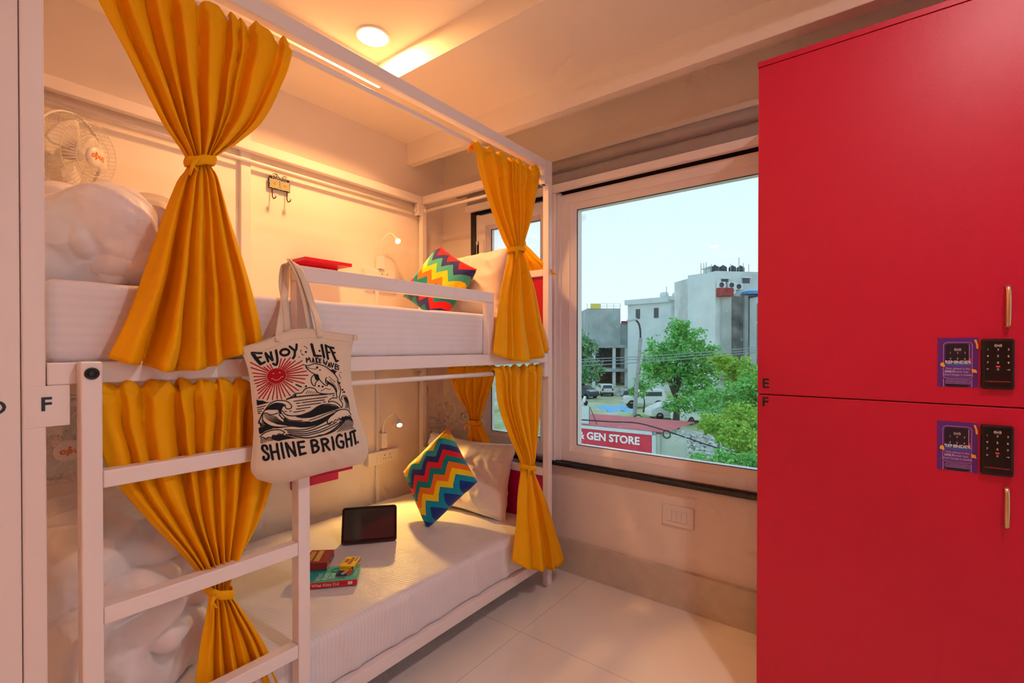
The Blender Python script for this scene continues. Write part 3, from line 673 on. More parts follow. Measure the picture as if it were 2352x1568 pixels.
# patterned tile hook
M_iron = mat('wrought_iron', (.03, .018, .010), .55, metal=.4)
def tile_mat():
    m = mat('painted_tile', (.8, .7, .5), .25); n = m.node_tree.nodes; l = m.node_tree.links; p = n['Principled BSDF']
    t = n.new('ShaderNodeUVMap'); s = n.new('ShaderNodeSeparateXYZ'); l.new(t.outputs[0], s.inputs[0])
    def mth(op, a, b_=None):
        q = n.new('ShaderNodeMath'); q.operation = op
        for i, x in enumerate((a, b_)):
            if x is None: continue
            if isinstance(x, (int, float)): q.inputs[i].default_value = x
            else: l.new(x, q.inputs[i])
        return q.outputs[0]
    u = mth('SUBTRACT', s.outputs['X'], .5); v = mth('SUBTRACT', s.outputs['Y'], .5)
    r = mth('SQRT', mth('ADD', mth('MULTIPLY', u, u), mth('MULTIPLY', v, v))); a = mth('ARCTAN2', v, u)
    pet = mth('MULTIPLY', mth('SINE', mth('MULTIPLY', a, 8.0)), mth('SINE', mth('MULTIPLY', r, 42.0)))
    d1 = mth('GREATER_THAN', pet, .15)
    q = n.new('ShaderNodeMixRGB'); q.inputs[1].default_value = (.85, .78, .62, 1); q.inputs[2].default_value = (.02, .02, .06, 1); l.new(d1, q.inputs[0])
    d2 = mth('GREATER_THAN', mth('MULTIPLY', pet, -1), .45); q3 = n.new('ShaderNodeMixRGB'); q3.inputs[2].default_value = (.75, .32, .02, 1); l.new(d2, q3.inputs[0]); l.new(q.outputs[0], q3.inputs[1])
    q2 = n.new('ShaderNodeMixRGB'); q2.inputs[2].default_value = (.72, .30, .02, 1); l.new(mth('LESS_THAN', r, .2), q2.inputs[0]); l.new(q3.outputs[0], q2.inputs[1]); l.new(q2.outputs[0], p.inputs['Base Color'])
    return m
hk = thing('wall_hook', 'black iron double hook with two patterned tiles on the wall', 'hook', (1.26, 2.53, 2.1))
HY = 2.520
b = nb(); box(b, 1.204, 1.318, HY+.002, HY+.008, 2.158, 2.212, .001); obj('back_plate', b, M_iron, hk)
TM = tile_mat()
for k in range(2):
    b = nb(); x0 = 1.207+k*.0545; L = b.loops.layers.uv.verify()
    vs = [b.verts.new(v) for v in ((x0, HY, 2.161), (x0+.0525, HY, 2.161), (x0+.0525, HY, 2.209), (x0, HY, 2.209))]; f = b.faces.new(vs)
    for lp, uv in zip(f.loops, ((0, 0), (1, 0), (1, 1), (0, 1))): lp[L].uv = uv
    ex = bmesh.ops.extrude_face_region(b, geom=[f]); 
    for v in [e for e in ex['geom'] if isinstance(e, bmesh.types.BMVert)]: v.co.y += .004
    obj('tile', b, TM, hk)
b = nb()
def sp(c, r0, a0, turns, sgn):
    return [(c[0]+sgn*(r0*(1-.75*i/20))*math.cos(a0+turns*2*math.pi*i/20), HY+.005, c[1]+(r0*(1-.75*i/20))*math.sin(a0+turns*2*math.pi*i/20)) for i in range(21)]
tube(b, sp((1.237, 2.226), .014, 2.6, -1.1, 1), .0016, 6); tube(b, sp((1.289, 2.226), .014, 2.6, -1.1, -1), .0016, 6)
tube(b, [(1.240, HY+.005, 2.240), (1.250, HY+.005, 2.238), (1.263, HY+.005, 2.218), (1.276, HY+.005, 2.213)], .0016, 6)
for x in (1.216, 1.308): lathe(b, [(.0075, 0), (.0075, .003), (.004, .005), (0, .005)], frame((x, HY+.008, 2.218), (1, 0, 0), (0, 0, 1)), 14)
obj('scrollwork', b, M_iron, hk)
for x in (1.222, 1.300):
    b = nb(); tube(b, [(x, HY+.004, 2.16), (x, HY+.002, 2.118), (x+.001, HY-.008, 2.103), (x+.003, HY-.022, 2.104), (x+.004, HY-.028, 2.112)], .0028, 8); h = obj('hook', b, M_iron, hk)
    b = nb(); lathe(b, [(.003, 0), (.004, .003), (.0095, .006), (.010, .009), (.006, .0125), (0, .013)], Matrix.Translation((x+.004, HY-.028, 2.111)) @ Matrix.Rotation(math.radians(35), 4, 'X'), 16); obj('knob', b, M_white, h)

# ------------------------------------------------------------------ wall fans
def fan(label, c, ax, R, hub_txt, roll_=0):
    ax = Vector(ax).normalized(); x = Vector((0, 0, 1)).cross(ax).normalized(); y = ax.cross(x)
    M = Matrix.Translation(Vector(c)) @ Matrix((x, y, ax)).transposed().to_4x4() @ Matrix.Rotation(roll_, 4, 'Z') @ Matrix.Scale(R/.14, 4)
    t = thing('wall_fan', label, 'fan', c)
    def prof(s): # radius/height along a front wire, s 0..1
        K = [(0, (.138, .0, 0)), (.25, (.132, .055, 0)), (.42, (.118, .078, 0)), (.7, (.072, .090, 0)), (1, (.030, .094, 0))]; p = cat(K, s); return p.x, p.y
    b = nb()
    for k in range(54):
        a = 2*math.pi*k/54; tube(b, [(prof(s)[0]*math.cos(a), prof(s)[0]*math.sin(a), prof(s)[1]) for s in (0, .12, .25, .36, .46, .6, .8, 1)], .00085, 4, M=M, cap=False)
    for r, h in ((.118, .0785), (.138, .004), (.072, .0905)): tube(b, [(r*math.cos(q*math.pi/24), r*math.sin(q*math.pi/24), h) for q in range(48)], .0013, 5, M=M, closed=True)
    obj('front_grille', b, M_white, t)
    b = nb()
    for k in range(54):
        for sg in (1, -1):
            a = 2*math.pi*k/54; tube(b, [(.138*math.cos(a), .138*math.sin(a), -.004), (.128*math.cos(a+sg*.07), .128*math.sin(a+sg*.07), -.045), (.035*math.cos(a+sg*.16), .035*math.sin(a+sg*.16), -.058)], .0008, 4, M=M, cap=False)
    for r, h in ((.138, -.004), (.128, -.045), (.09, -.05)): tube(b, [(r*math.cos(q*math.pi/24), r*math.sin(q*math.pi/24), h) for q in range(48)], .0011, 5, M=M, closed=True)
    obj('rear_grille', b, M_white, t)
    b = nb(); lathe(b, [(.1385, -.008), (.1435, -.008), (.1445, 0), (.1435, .008), (.1385, .008), (.1385, -.008)], M, 48, False); obj('ring', b, M_white, t)
    b = nb(); lathe(b, [(.028, .088), (.034, .090), (.036, .096), (.034, .101), (.02, .104), (0, .1045)], M, 28); obj('hub_cap', b, M_white, t)
    b = nb(); text(b, hub_txt, .030, M @ Matrix.Translation((.004, -.001, .1052)) @ Matrix.Rotation(math.pi-roll_, 4, 'Z'), off=.0006); 
    lathe(b, [(.004, .1046), (.004, .1052), (0, .1052)], M @ Matrix.Translation((-.0, .014, 0)), 8, False); obj('hub_print', b, mat('orange_print', (.75, .20, .01), .5), t)
    for k in range(3):
        b = nb(); 
        def bl_(u, v, k=k):
            r = lerp(.026, .118, v); a = 2*math.pi*k/3+lerp(-.55, .75, u)*(.55+.45*math.sin(v*math.pi*.8)); return M @ Vector((r*math.cos(a), r*math.sin(a), .045-.03*u+.004*v))
        grid(b, bl_, 10, 8); o = obj('fan_blade', b, M_white, t); md = o.modifiers.new('t', 'SOLIDIFY'); md.thickness = .0015
    b = nb(); lathe(b, [(.0, .06), (.022, .058), (.026, .03), (.026, -.01), (.0, -.012)], M, 20, False); obj('blade_hub', b, M_white, t)
    b = nb(); lathe(b, [(.03, -.050), (.048, -.055), (.050, -.09), (.040, -.115), (.0, -.12)], M, 24); obj('motor_housing', b, M_white, t)
    p = M @ Vector((0, 0, -.10)); b = nb(); tube(b, [p, p+Vector((0, .0, -.07)), Vector((p.x, YL-.01, p.z-.09))], .012, 10); box(b, p.x-.03, p.x+.03, YL-.012, YL, p.z-.15, p.z-.03, .003); obj('wall_bracket', b, M_white, t)
fan('white wall fan with round wire cage over the upper bunk', at(158, 350, 'Y', 2.39), (.62, -.77, -.16), .140, 'Indo', .3)
fan('white wall fan with round wire cage over the lower bunk, seen behind the post', at(141, 1006, 'Y', 2.20)+Vector((-.0, .0, .0)), (.02, -.93, -.28), .150, 'Indo', .0)

# ------------------------------------------------------------------ red locker
lk = thing('locker', 'tall glossy red locker with two doors marked E and F', 'locker', (2.15, -.05, 0))
LX, LY0, LY1 = 1.90, -.46, .353
b = nb(); box(b, LX+.019, 2.395, LY0+.002, LY1-.002, .0, 2.325, .001); obj('carcass', b, M_red, lk)
b = nb(); box(b, LX-.002, 2.40, LY0-.001, LY1+.001, 2.327, 2.346, .0008); obj('top_panel', b, M_red, lk)
dE = nb(); box(dE, LX, LX+.018, LY0, LY1-.0015, 1.1635, 2.325, .0012, seg=2); dE = obj('door', dE, M_red, lk)
dF = nb(); box(dF, LX, LX+.018, LY0, LY1-.0015, .06, 1.1595, .0012, seg=2); dF = obj('door', dF, M_red, lk)
letter(dE, 'E', 1758.5, 881, .047, 'X', LX-.0005, M_black, 'locker_letter'); letter(dF, 'F', 1757.5, 923.5, .047, 'X', LX-.0005, M_black, 'locker_letter')
for d, za, zb in ((dE, 1.502, 1.382), (dF, .943, .824)):
    b = nb(); y = -.277
    K = [(0, (LX, y, za-.006)), (.08, (LX-.012, y, za-.004)), (.16, (LX-.020, y, za-.010)), (.5, (LX-.024, y, (za+zb)/2)), (.84, (LX-.020, y, zb+.010)), (.92, (LX-.012, y, zb+.004)), (1, (LX, y, zb+.006))]
    P = [cat(K, i/24) for i in range(25)]
    for A_ in range(len(P)-1):
        pass
    R = []
    for i, p in enumerate(P):
        tdir = (P[min(i+1, 24)]-P[max(i-1, 0)]).normalized(); n_ = Vector((0, 1, 0)).cross(tdir).normalized(); w_ = .0048+.0006*math.sin(math.pi*i/24)
        R.append([b.verts.new(p+Vector((0, 1, 0))*a*w_+n_*c_*.0028) for a, c_ in ((-1, -.4), (-.6, -1), (.6, -1), (1, -.4), (1, .4), (.6, 1), (-.6, 1), (-1, .4))])
    for A_, B_ in zip(R, R[1:]):
        for k in range(8): b.faces.new([A_[k], A_[(k+1) % 8], B_[(k+1) % 8], B_[k]])
    b.faces.new(R[0]); b.faces.new(R[-1]); obj('handle', b, M_chrome, d, smooth=True)
M_led = mat('keypad_print', (.75, .62, .58), .5); M_redp = mat('red_print', (.70, .05, .08), .5)
def fy(y, z, x=LX): return frame((x, y, z), (0, -1, 0), (0, 0, 1))
def keypad(door, zt):
    b = nb(); box(b, LX-.016, LX, -.291, -.2245, zt-.141, zt, .006, seg=3); k = obj('keypad', b, mat('keypad_black', (.006, .006, .007), .16), door)
    b = nb(); X = LX-.0162; yc = -.2578
    for i, ch in enumerate('123456789'):
        text(b, ch, .0085, fy(yc+.0205-(i % 3)*.0205, zt-.030-(i//3)*.0185, X))
    text(b, '*', .011, fy(yc+.0205, zt-.087, X)); text(b, '0', .0085, fy(yc, zt-.0855, X)); text(b, '-o', .008, fy(yc-.0205, zt-.0855, X)); text(b, '((o))', .0085, fy(yc, zt-.0185, X), off=.0002)
    obj('keypad_digits', b, M_led, k)
    b = nb(); box(b, X, X+.0002, yc-.004, yc+.004, zt-.0795, zt-.0755); text(b, 'COMBINATION LOCKER', .0046, fy(yc, zt-.1195, X)); obj('keypad_marks', b, M_redp, k)
keypad(dE, 1.353); keypad(dF, 1.111)
M_pur = mat('purple_card', (.105, .02, .22), .35); M_lil = mat('lilac_print', (.50, .28, .52), .5); M_wp = mat('white_print', (.62, .55, .66), .5); M_yp = mat('yellow_print', (.80, .38, .03), .5); M_bp = mat('blue_print', (.02, .13, .45), .5)
M_dk = mat('dark_print', (.012, .006, .016), .4)
def card(zt, lab):
    t = thing('reminder_card', lab, 'card', (LX, -.176, zt-.144), 'purple reminder cards on the red locker doors')
    y0, y1 = -.1325, -.220; X = LX
    b = nb(); box(b, X-.0009, X-.0001, y1, y0, zt-.144, zt); obj('card_sheet', b, M_pur, t)
    yc = (y0+y1)/2; w_ = y0-y1
    def rr(b, ya, yb, za, zb, r, x, th=None):
        pts = []
        for cy, cz, a0 in ((yb-r, zb-r, 0), (ya+r, zb-r, 90), (ya+r, za+r, 180), (yb-r, za+r, 270)):
            for k in range(5): a = math.radians(a0+k*22.5); pts.append((cy+r*math.cos(a), cz+r*math.sin(a)))
        if th is None: b.faces.new([b.verts.new((x, y, z)) for y, z in pts])
        else: tube(b, [(x, y, z) for y, z in pts], th, 4, closed=True)
    b = nb(); rr(b, yc-.026, yc+.027, zt-.143, zt-.018, .008, X-.0011); obj('phone_picture', b, M_dk, t)
    b = nb(); rr(b, yc-.031, yc+.031, zt-.120, zt-.0135, .009, X-.0013, .0007); box(b, X-.0015, X-.0011, yc-.031, yc-.0295, zt-.143, zt-.12); box(b, X-.0015, X-.0011, yc+.0295, yc+.031, zt-.143, zt-.12); box(b, X-.0015, X-.0011, yc-.0255, yc-.024, zt-.07, zt-.02)
    rr(b, yc-.0265, yc+.0255, zt-.134, zt-.1235, .002, X-.0019, .0005); obj('phone_outline', b, M_lil, t)
    b = nb(); rr(b, yc-.033, yc+.034, zt-.119, zt-.078, .006, X-.0015); rr(b, yc-.026, yc+.025, zt-.1335, zt-.124, .002, X-.0017); obj('text_panel', b, mat('purple_panel', (.13, .035, .26), .4), t)
    b = nb(); text(b, 'Your phone is the', .0072, fy(yc, zt-.090, X-.0020)); text(b, 'ONLY', .0078, fy(yc+.0175, zt-.099, X-.0020), off=.0003); text(b, 'locker key.', .0072, fy(yc-.0085, zt-.099, X-.0020)); text(b, "Don't forget it inside!", .0072, fy(yc, zt-.108, X-.0020))
    text(b, "P.S. EVEN WE CAN'T UNLOCK IT", .0030, fy(yc, zt-.1288, X-.0020)); text(b, '((o))', .0085, fy(yc, zt-.034, X-.0016), off=.0002)
    for i, ch in enumerate('123456'): text(b, ch, .0080, fy(yc+.0155-(i % 3)*.0155, zt-.044-(i//3)*.0175, X-.0016))
    obj('card_text', b, M_wp, t)
    b = nb(); prism(b, [(-.027, -.005), (0, -.0065), (.027, -.004), (.027, .004), (0, .002), (-.027, .001)], 0, .0002, fy(yc-.001, zt-.075, X-.0021)@Matrix.Rotation(math.pi/2, 4, 'Y')@Matrix.Identity(4) if False else Matrix.Translation((X-.0021, yc-.001, zt-.075)) @ Matrix(((0, 1, 0, 0), (-1, 0, 0, 0), (0, 0, 1, 0), (0, 0, 0, 1)))); obj('banner', b, M_bp, t)
    b = nb(); text(b, 'REMINDER', .0118, fy(yc-.0005, zt-.0715, X-.0027), off=.0005); obj('card_title', b, M_wp, t)
    b = nb(); MM = Matrix.Translation((X-.0023, 0, 0)) @ Matrix(((0, 1, 0, 0), (-1, 0, 0, 0), (0, 0, 1, 0), (0, 0, 0, 1)))
    def py(poly): prism(b, poly, 0, .0003, MM)
    k = -y0  # local x = -y
    py([(k+.006, zt-.083), (k+.016, zt-.086), (k+.0165, zt-.082), (k+.014, zt-.073), (k+.009, zt-.072), (k+.006, zt-.077)])
    py([(k+.073, zt-.090), (k+.083, zt-.092), (k+.085, zt-.102), (k+.075, zt-.100)])
    py([(k+.078, zt-.006), (k+.083, zt-.006), (k+.087, zt-.022), (k+.087, zt-.033), (k+.083, zt-.031), (k+.082, zt-.018)]); obj('bell_lock_key', b, M_yp, t)
    b = nb(); MM = MM; py([(k+.069, zt-.060), (k+.0715, zt-.060), (k+.0705, zt-.070), (k+.0695, zt-.070)]); py([(k+.0725, zt-.060), (k+.075, zt-.060), (k+.074, zt-.070), (k+.073, zt-.070)]); obj('exclamation_marks', b, M_redp, t)
card(1.357, 'purple reminder card on the upper locker door E'); card(1.112, 'purple reminder card on the lower locker door F')

# red locker row added out of view to bounce red light onto the bed
lk2 = thing('locker', 'unseen red locker row added along the right wall for red bounce light', 'locker', (-1.9, -1.2, 0))
b = nb(); box(b, -3.1, -.72, Y0+.005, -1.0, 0, 2.34, .002); obj('carcass', b, M_red, lk2)
# ------------------------------------------------------------------ tote bag
from mathutils.bvhtree import BVHTree
M_canvas = mat('natural_canvas', (.72, .60, .47), .85, spec=.15, bump=.35, bscale=900, sheen=.2)
M_ink = mat('black_ink', (.018, .018, .022), .8, spec=.1); M_rink = mat('red_ink', (.42, .008, .015), .8, spec=.1)
BY = 1.365
def Kp(pts): return [(t, at(x, y, 'Y', BY)) for t, x, y in pts]
bL = Kp([(0, 556, 800), (.1, 572, 832), (.2, 580, 865), (.35, 585, 910), (.55, 590, 975), (.75, 587, 1035), (.92, 584, 1082), (1, 600, 1104)])
bR = Kp([(0, 820, 769), (.1, 814, 800), (.25, 812, 850), (.4, 816, 890), (.6, 829, 950), (.8, 848, 1005), (.92, 852, 1040), (1, 842, 1064)])
bT = Kp([(0, 556, 800), (.2, 612, 783), (.35, 650, 765), (.5, 692, 756), (.68, 740, 758), (.85, 788, 765), (1, 820, 769)])
bB = Kp([(0, 600, 1104), (.15, 640, 1113), (.4, 690, 1104), (.65, 752, 1087), (.9, 815, 1072), (1, 842, 1064)])
def bagp(u, v, side):
    P = cat(bL, v).lerp(cat(bR, v), u)
    P += (cat(bT, u)-bT[0][1].lerp(bT[-1][1], u))*(1-v)**2 + (cat(bB, u)-bB[0][1].lerp(bB[-1][1], u))*v**2
    e = (max(0, 1-abs(2*u-1)**3.2))**.6*(min(1, (1-v)*9))**.5
    th = lerp(.010, .030, min(1, v*1.3))
    y = 1.382 - side*th*e*(1 if side > 0 else .75)
    y -= side*.0045*e*(fbm(Vector((P.x*1.0, 0, P.z)), 9, 2)+.9*crease(Vector((P.x*1.2+P.z, 1, P.z*.6)), 7, 3)*(.3+v))
    if v < .08: y -= side*.0015
    P.y = y; return P
bag = thing('tote_bag', 'canvas tote bag printed with sun, dolphin and waves, hanging from the guard rail', 'bag', (.78, 1.38, .96))
b = nb(); grid(b, lambda u, v: bagp(u, v, 1), 70, 70); bvh = BVHTree.FromBMesh(b)
grid(b, lambda u, v: bagp(u, v, -1), 40, 40); obj('bag_body', b, M_canvas, bag, recalc=False)
b = nb(); pts = [bagp(i/40, 0, 1) for i in range(41)]; tube(b, pts, .0016, 6); tube(b, [bagp(i/40, 0, -1) for i in range(41)], .0016, 6)
tube(b, [bagp(i/40, .055, 1)+Vector((0, -.0006, 0)) for i in range(2, 39)], .0004, 4); obj('hem', b, M_canvas, bag)
for u_ in (0, 1): b = nb(); tube(b, [bagp(u_, i/30, 1) for i in range(31)], .0013, 5); obj('side_seam', b, M_canvas, bag)
def strap(pts):
    K = [(i/(len(pts)-1), (at(x, y, 'Y', Y))) for i, (x, y, Y) in enumerate(pts)]; b = nb(); N = 60; prev = None
    for i in range(N+1):
        p = cat(K, i/N); q = cat(K, min(1, i/N+.01)) - cat(K, max(0, i/N-.01)); q.normalize()
        wd = q.cross(Vector((.25, -1, .1))).normalized(); s = .0125
        row = [b.verts.new(p+wd*s*a+Vector((0, -.0008*(1-abs(a)), 0))) for a in (-1, -.5, 0, .5, 1)]
        if prev:
            for k in range(4): f = b.faces.new([prev[k], prev[k+1], row[k+1], row[k]]); f.smooth = True
        prev = row
    o = obj('strap', b, M_canvas, bag, recalc=False); md = o.modifiers.new('t', 'SOLIDIFY'); md.thickness = .0022; md.offset = 0
strap([(736, 775, 1.370), (729, 735, 1.378), (714, 690, 1.42), (697, 640, 1.440), (683, 612, 1.449), (671, 601, 1.475), (661, 612, 1.500), (657, 650, 1.502), (651, 700, 1.46), (644, 745, 1.385), (640, 785, 1.368)])
strap([(716, 770, 1.398), (710, 740, 1.402), (701, 690, 1.43), (688, 640, 1.446), (676, 612, 1.452), (664, 601, 1.478), (652, 615, 1.504), (648, 655, 1.500), (655, 700, 1.46), (660, 745, 1.405), (657, 775, 1.398)])
b = nb(); p = bagp(1, .0, 1); box(b, p.x-.006, p.x+.010, 1.374, 1.378, p.z-.018, p.z+.002, .0008); obj('side_loop', b, M_canvas, bag)

class Art:
    def __init__(s, ox, oy, sc_, lift=.0008): s.o = (ox, oy, sc_); s.b = nb(); s.l = lift
    def P(s, x, y):
        p = at(s.o[0]+x/s.o[2], s.o[1]+y/s.o[2], 'Y', 1.352)
        h = bvh.ray_cast(Vector((p.x, 1.0, p.z)), Vector((0, 1, 0)))
        return Vector((p.x, (h[0].y if h[0] else 1.37)-s.l, p.z))
    def smooth(s, pts):
        if len(pts) < 3: return pts
        K = [(i/(len(pts)-1), (x, y, 0)) for i, (x, y) in enumerate(pts)]; n = (len(pts)-1)*5
        return [tuple(cat(K, i/n))[:2] for i in range(n+1)]
    def stroke(s, pts, w, sm=True, taper=False):
        if sm: pts = s.smooth(pts)
        q = [pts[0]]
        for a, c in zip(pts, pts[1:]):
            n = max(1, int(math.hypot(c[0]-a[0], c[1]-a[1])/30))
            for k in range(1, n+1): q.append((lerp(a[0], c[0], k/n), lerp(a[1], c[1], k/n)))
        L = []; m = len(q)
        for i, (x, y) in enumerate(q):
            a, c = q[max(0, i-1)], q[min(m-1, i+1)]; dx, dy = c[0]-a[0], c[1]-a[1]; d = math.hypot(dx, dy) or 1
            ww = w/2*(1 if not taper else max(.15, math.sin(math.pi*min(1, (i+.3)/m))))
            L.append((s.b.verts.new(s.P(x-dy/d*ww, y+dx/d*ww)), s.b.verts.new(s.P(x+dy/d*ww, y-dx/d*ww))))
        for A, B in zip(L, L[1:]):
            try: s.b.faces.new([A[0], A[1], B[1], B[0]])
            except ValueError: pass
        if not taper:
            for x, y in (q[0], q[-1]): s.disc(x, y, w/2, w/2, n=10)
    def disc(s, cx, cy, rx, ry, rot=0, n=28):
        c = s.b.verts.new(s.P(cx, cy)); V = []
        for ring in ((.5, 1) if rx > 60 else (1,)):
            V.append([s.b.verts.new(s.P(cx+ring*(rx*math.cos(a)*math.cos(rot)-ry*math.sin(a)*math.sin(rot)), cy+ring*(rx*math.cos(a)*math.sin(rot)+ry*math.sin(a)*math.cos(rot)))) for a in [2*math.pi*k/n for k in range(n)]])
        for k in range(n): s.b.faces.new([c, V[0][k], V[0][(k+1) % n]])
        for A, B in zip(V, V[1:]):
            for k in range(n): s.b.faces.new([A[k], A[(k+1) % n], B[(k+1) % n], B[k]])
    def poly(s, pts, sm=True):
        if sm: pts = s.smooth(pts+[pts[0]])[:-1]
        t = bmesh.new(); f = t.faces.new([t.verts.new((x, y, 0)) for x, y in pts]); bmesh.ops.triangulate(t, faces=[f])
        for _ in range(3):
            ed = [e for e in t.edges if e.calc_length() > 70]
            if ed: bmesh.ops.subdivide_edges(t, edges=ed, cuts=1); bmesh.ops.triangulate(t, faces=t.faces[:])
        mp = {v: s.b.verts.new(s.P(v.co.x, v.co.y)) for v in t.verts}
        for f in t.faces: s.b.faces.new([mp[v] for v in f.verts])
        t.free()
# lettering and sea, in the drawing's own units
A = Art(590, 900, 9.224)
for st in ([(262, 1222), (240, 1155), (185, 1150), (168, 1215), (215, 1280), (275, 1335), (280, 1405), (232, 1448), (192, 1430), (190, 1385)], [(318, 1138), (360, 1428)], [(450, 1105), (484, 1418)], [(340, 1290), (462, 1262)], [(540, 1088), (582, 1392)],
           [(634, 1090), (690, 1368)], [(640, 1085), (820, 1350)], [(782, 1068), (828, 1345)], [(880, 1072), (922, 1330)], [(880, 1068), (1000, 1050)], [(900, 1178), (1000, 1162)], [(925, 1322), (1032, 1292)],
           [(1145, 1030), (1190, 1282)], [(1145, 1028), (1225, 1018), (1268, 1062), (1232, 1118), (1168, 1140)], [(1170, 1142), (1262, 1140), (1296, 1200), (1256, 1262), (1190, 1282)],
           [(1360, 1010), (1395, 1245)], [(1360, 1002), (1445, 990), (1490, 1035), (1458, 1088), (1380, 1112)], [(1430, 1110), (1525, 1222)], [(1577, 955), (1617, 1212)],
           [(1795, 925), (1745, 905), (1688, 965), (1672, 1070), (1720, 1155), (1812, 1165), (1825, 1060), (1768, 1045)], [(1876, 880), (1916, 1158)], [(1997, 862), (2027, 1135)], [(1898, 1012), (2010, 988)], [(2035, 848), (2122, 826)], [(2080, 842), (2124, 1098)]):
    A.stroke(st, 52)
A.disc(2178, 1070, 22, 26)
for a, c in (((820, 200), (1515, 108)), ((995, 230), (1460, 170)), ((870, 245), (950, 238)), ((890, 305), (1380, 235)), ((855, 368), (1160, 325)), ((800, 430), (1035, 393)), ((85, 345), (240, 298)), ((95, 390), (200, 355)), ((100, 430), (165, 415)), ((105, 470), (140, 465)), ((1640, 80), (1675, 74)), ((1435, 216), (1480, 210)), ((625, 415), (655, 418)), ((722, 412), (750, 405))): A.stroke([a, c], 18)
A.stroke([(665, 158), (770, 110), (860, 38), (990, 22), (1060, -55), (1150, -92), (1260, -62), (1330, 18), (1500, 45), (1672, 34)], 20)
A.stroke([(665, 160), (820, 118), (1000, 96), (1200, 74), (1500, 50)], 26); A.poly([(680, 155), (800, 110), (865, 45), (885, 70), (870, 100), (960, 98)], False)
for k in range(6): A.stroke([(1080+k*42, 35), (1118+k*40, -25+k*6)], 10)
A.poly([(70, 170), (110, 190), (180, 188), (260, 222), (342, 218), (200, 262), (80, 300)], False)
A.stroke([(110, 680), (140, 580), (180, 470), (245, 360), (335, 248), (450, 192), (560, 184), (680, 205), (745, 262), (762, 320), (715, 362), (655, 352), (630, 300)], 20)
A.poly([(225, 405), (280, 330), (345, 270), (450, 232), (580, 245), (650, 292), (590, 318), (562, 390), (545, 470), (500, 450), (480, 385), (380, 385), (290, 385)])
A.stroke([(572, 400), (640, 482), (780, 508), (960, 486), (1150, 418), (1300, 318), (1420, 270), (1560, 264), (1700, 290), (1780, 350)], 20)
A.poly([(830, 505), (1000, 480), (1150, 430), (1300, 330), (1400, 285), (1560, 280), (1700, 310), (1770, 350), (1600, 340), (1440, 360), (1380, 440), (1250, 520), (1100, 550), (950, 552), (860, 532)])
for k in range(7): A.stroke([(1330+k*58, 300), (1390+k*54, 350), (1400+k*46, 410-k*6), (1340+k*50, 470-k*14)], 9, taper=False) if k > 3 else None
A.stroke([(530, 420), (600, 520), (700, 590), (830, 612), (965, 606)], 18); A.stroke([(500, 480), (560, 560), (680, 620), (900, 640), (1120, 634)], 24)
A.poly([(600, 540), (700, 610), (840, 640), (1000, 655), (1180, 625), (1350, 575), (1560, 480), (1700, 420), (1650, 480), (1540, 560), (1400, 655), (1230, 715), (1050, 750), (850, 745), (700, 690), (590, 640)])
A.stroke([(1120, 600), (1300, 545), (1480, 470), (1650, 410), (1800, 375)], 16)
for k in range(9): A.stroke([(225+k*26, 470+k*7), (240+k*34, 540+k*8), (320+k*44, 620+k*8), (480+k*40, 690+k*6)], 11)
for k in range(7): A.stroke([(180-k*3, 520+k*30), (200+k*10, 620+k*18), (300+k*18, 700+k*12), (450+k*58, 768-k*8)], 11)
A.stroke([(180, 560), (190, 480), (240, 452), (300, 480), (340, 492), (420, 470), (480, 450)], 18)
A.poly([(110, 770), (180, 762), (250, 700), (380, 772), (250, 830), (130, 905)])
for k in range(5): A.stroke([(110+k*8, 620+k*34), (170+k*8, 700+k*26), (240+k*8, 740+k*14)], 12)
for j, st in enumerate(([(610, 800), (1000, 798), (1300, 705), (1500, 600)], [(668, 830), (1050, 838), (1400, 722), (1600, 640)], [(680, 862), (1050, 880), (1450, 765), (1700, 640)], [(700, 896), (1050, 920), (1500, 792), (1780, 640)], [(640, 905), (900, 955), (1100, 968), (1400, 905), (1640, 790), (1850, 600)], [(1290, 925), (1500, 880), (1680, 800), (1880, 610)])): A.stroke(st, 20 if j < 4 else 26)
A.stroke([(1500, 640), (1545, 555), (1660, 450), (1760, 390), (1880, 370), (1985, 400), (2050, 490)], 18)
fo = [(1512, 640)]+[(lerp(1520, 2040, i/13), lerp(690, 515, i/13)-40*math.sin(i/13*3.1)+(18 if i % 2 else -14)) for i in range(14)]; A.stroke(fo, 18)
for k in range(12): A.stroke([(1760+k*26, 590-k*3), (1800+k*26, 660), (1790+k*26-k*2, 740), (1700+k*37, 850-k*6)], 12)
A.poly([(1770, 575), (1900, 520), (2040, 540), (2085, 640), (2000, 590), (1900, 600), (1840, 620)])
A.stroke([(130, 965), (200, 888), (300, 835), (400, 808), (520, 808), (612, 858)], 20)
A.stroke([(150, 985), (190, 970), (240, 1008), (290, 965), (340, 975), (380, 920), (440, 930), (500, 890), (560, 905), (612, 862)], 18)
A.poly([(440, 915), (560, 905), (680, 935), (820, 970), (1000, 992), (820, 985), (620, 1012), (480, 1042), (370, 1010), (360, 950)])
for k in range(11): A.stroke([(150+k*20, 1000-k*3), (146+k*22, 1055-k*2), (152+k*22, 1105-k*9)], 10)
A.stroke([(1852, 175), (1830, 130), (1850, 92), (1900, 78), (1960, 115), (1995, 210), (2008, 300), (2015, 395)], 15)
A.poly([(1880, 100), (1950, 120), (1985, 200), (1990, 260), (1950, 200), (1900, 160)])
for k in range(4): A.stroke([(1900+k*24, 170+k*14), (1935+k*16, 250), (1915+k*24, 350)], 10)
obj('wave_print', A.b, M_ink, bag, recalc=False)
A = Art(575, 770, 9.8)
A.stroke([(130, 405), (210, 520), (300, 640)], 76); A.stroke([(120, 392), (330, 402)], 50); A.stroke([(225, 512), (318, 492)], 44); A.stroke([(310, 650), (395, 603)], 52)
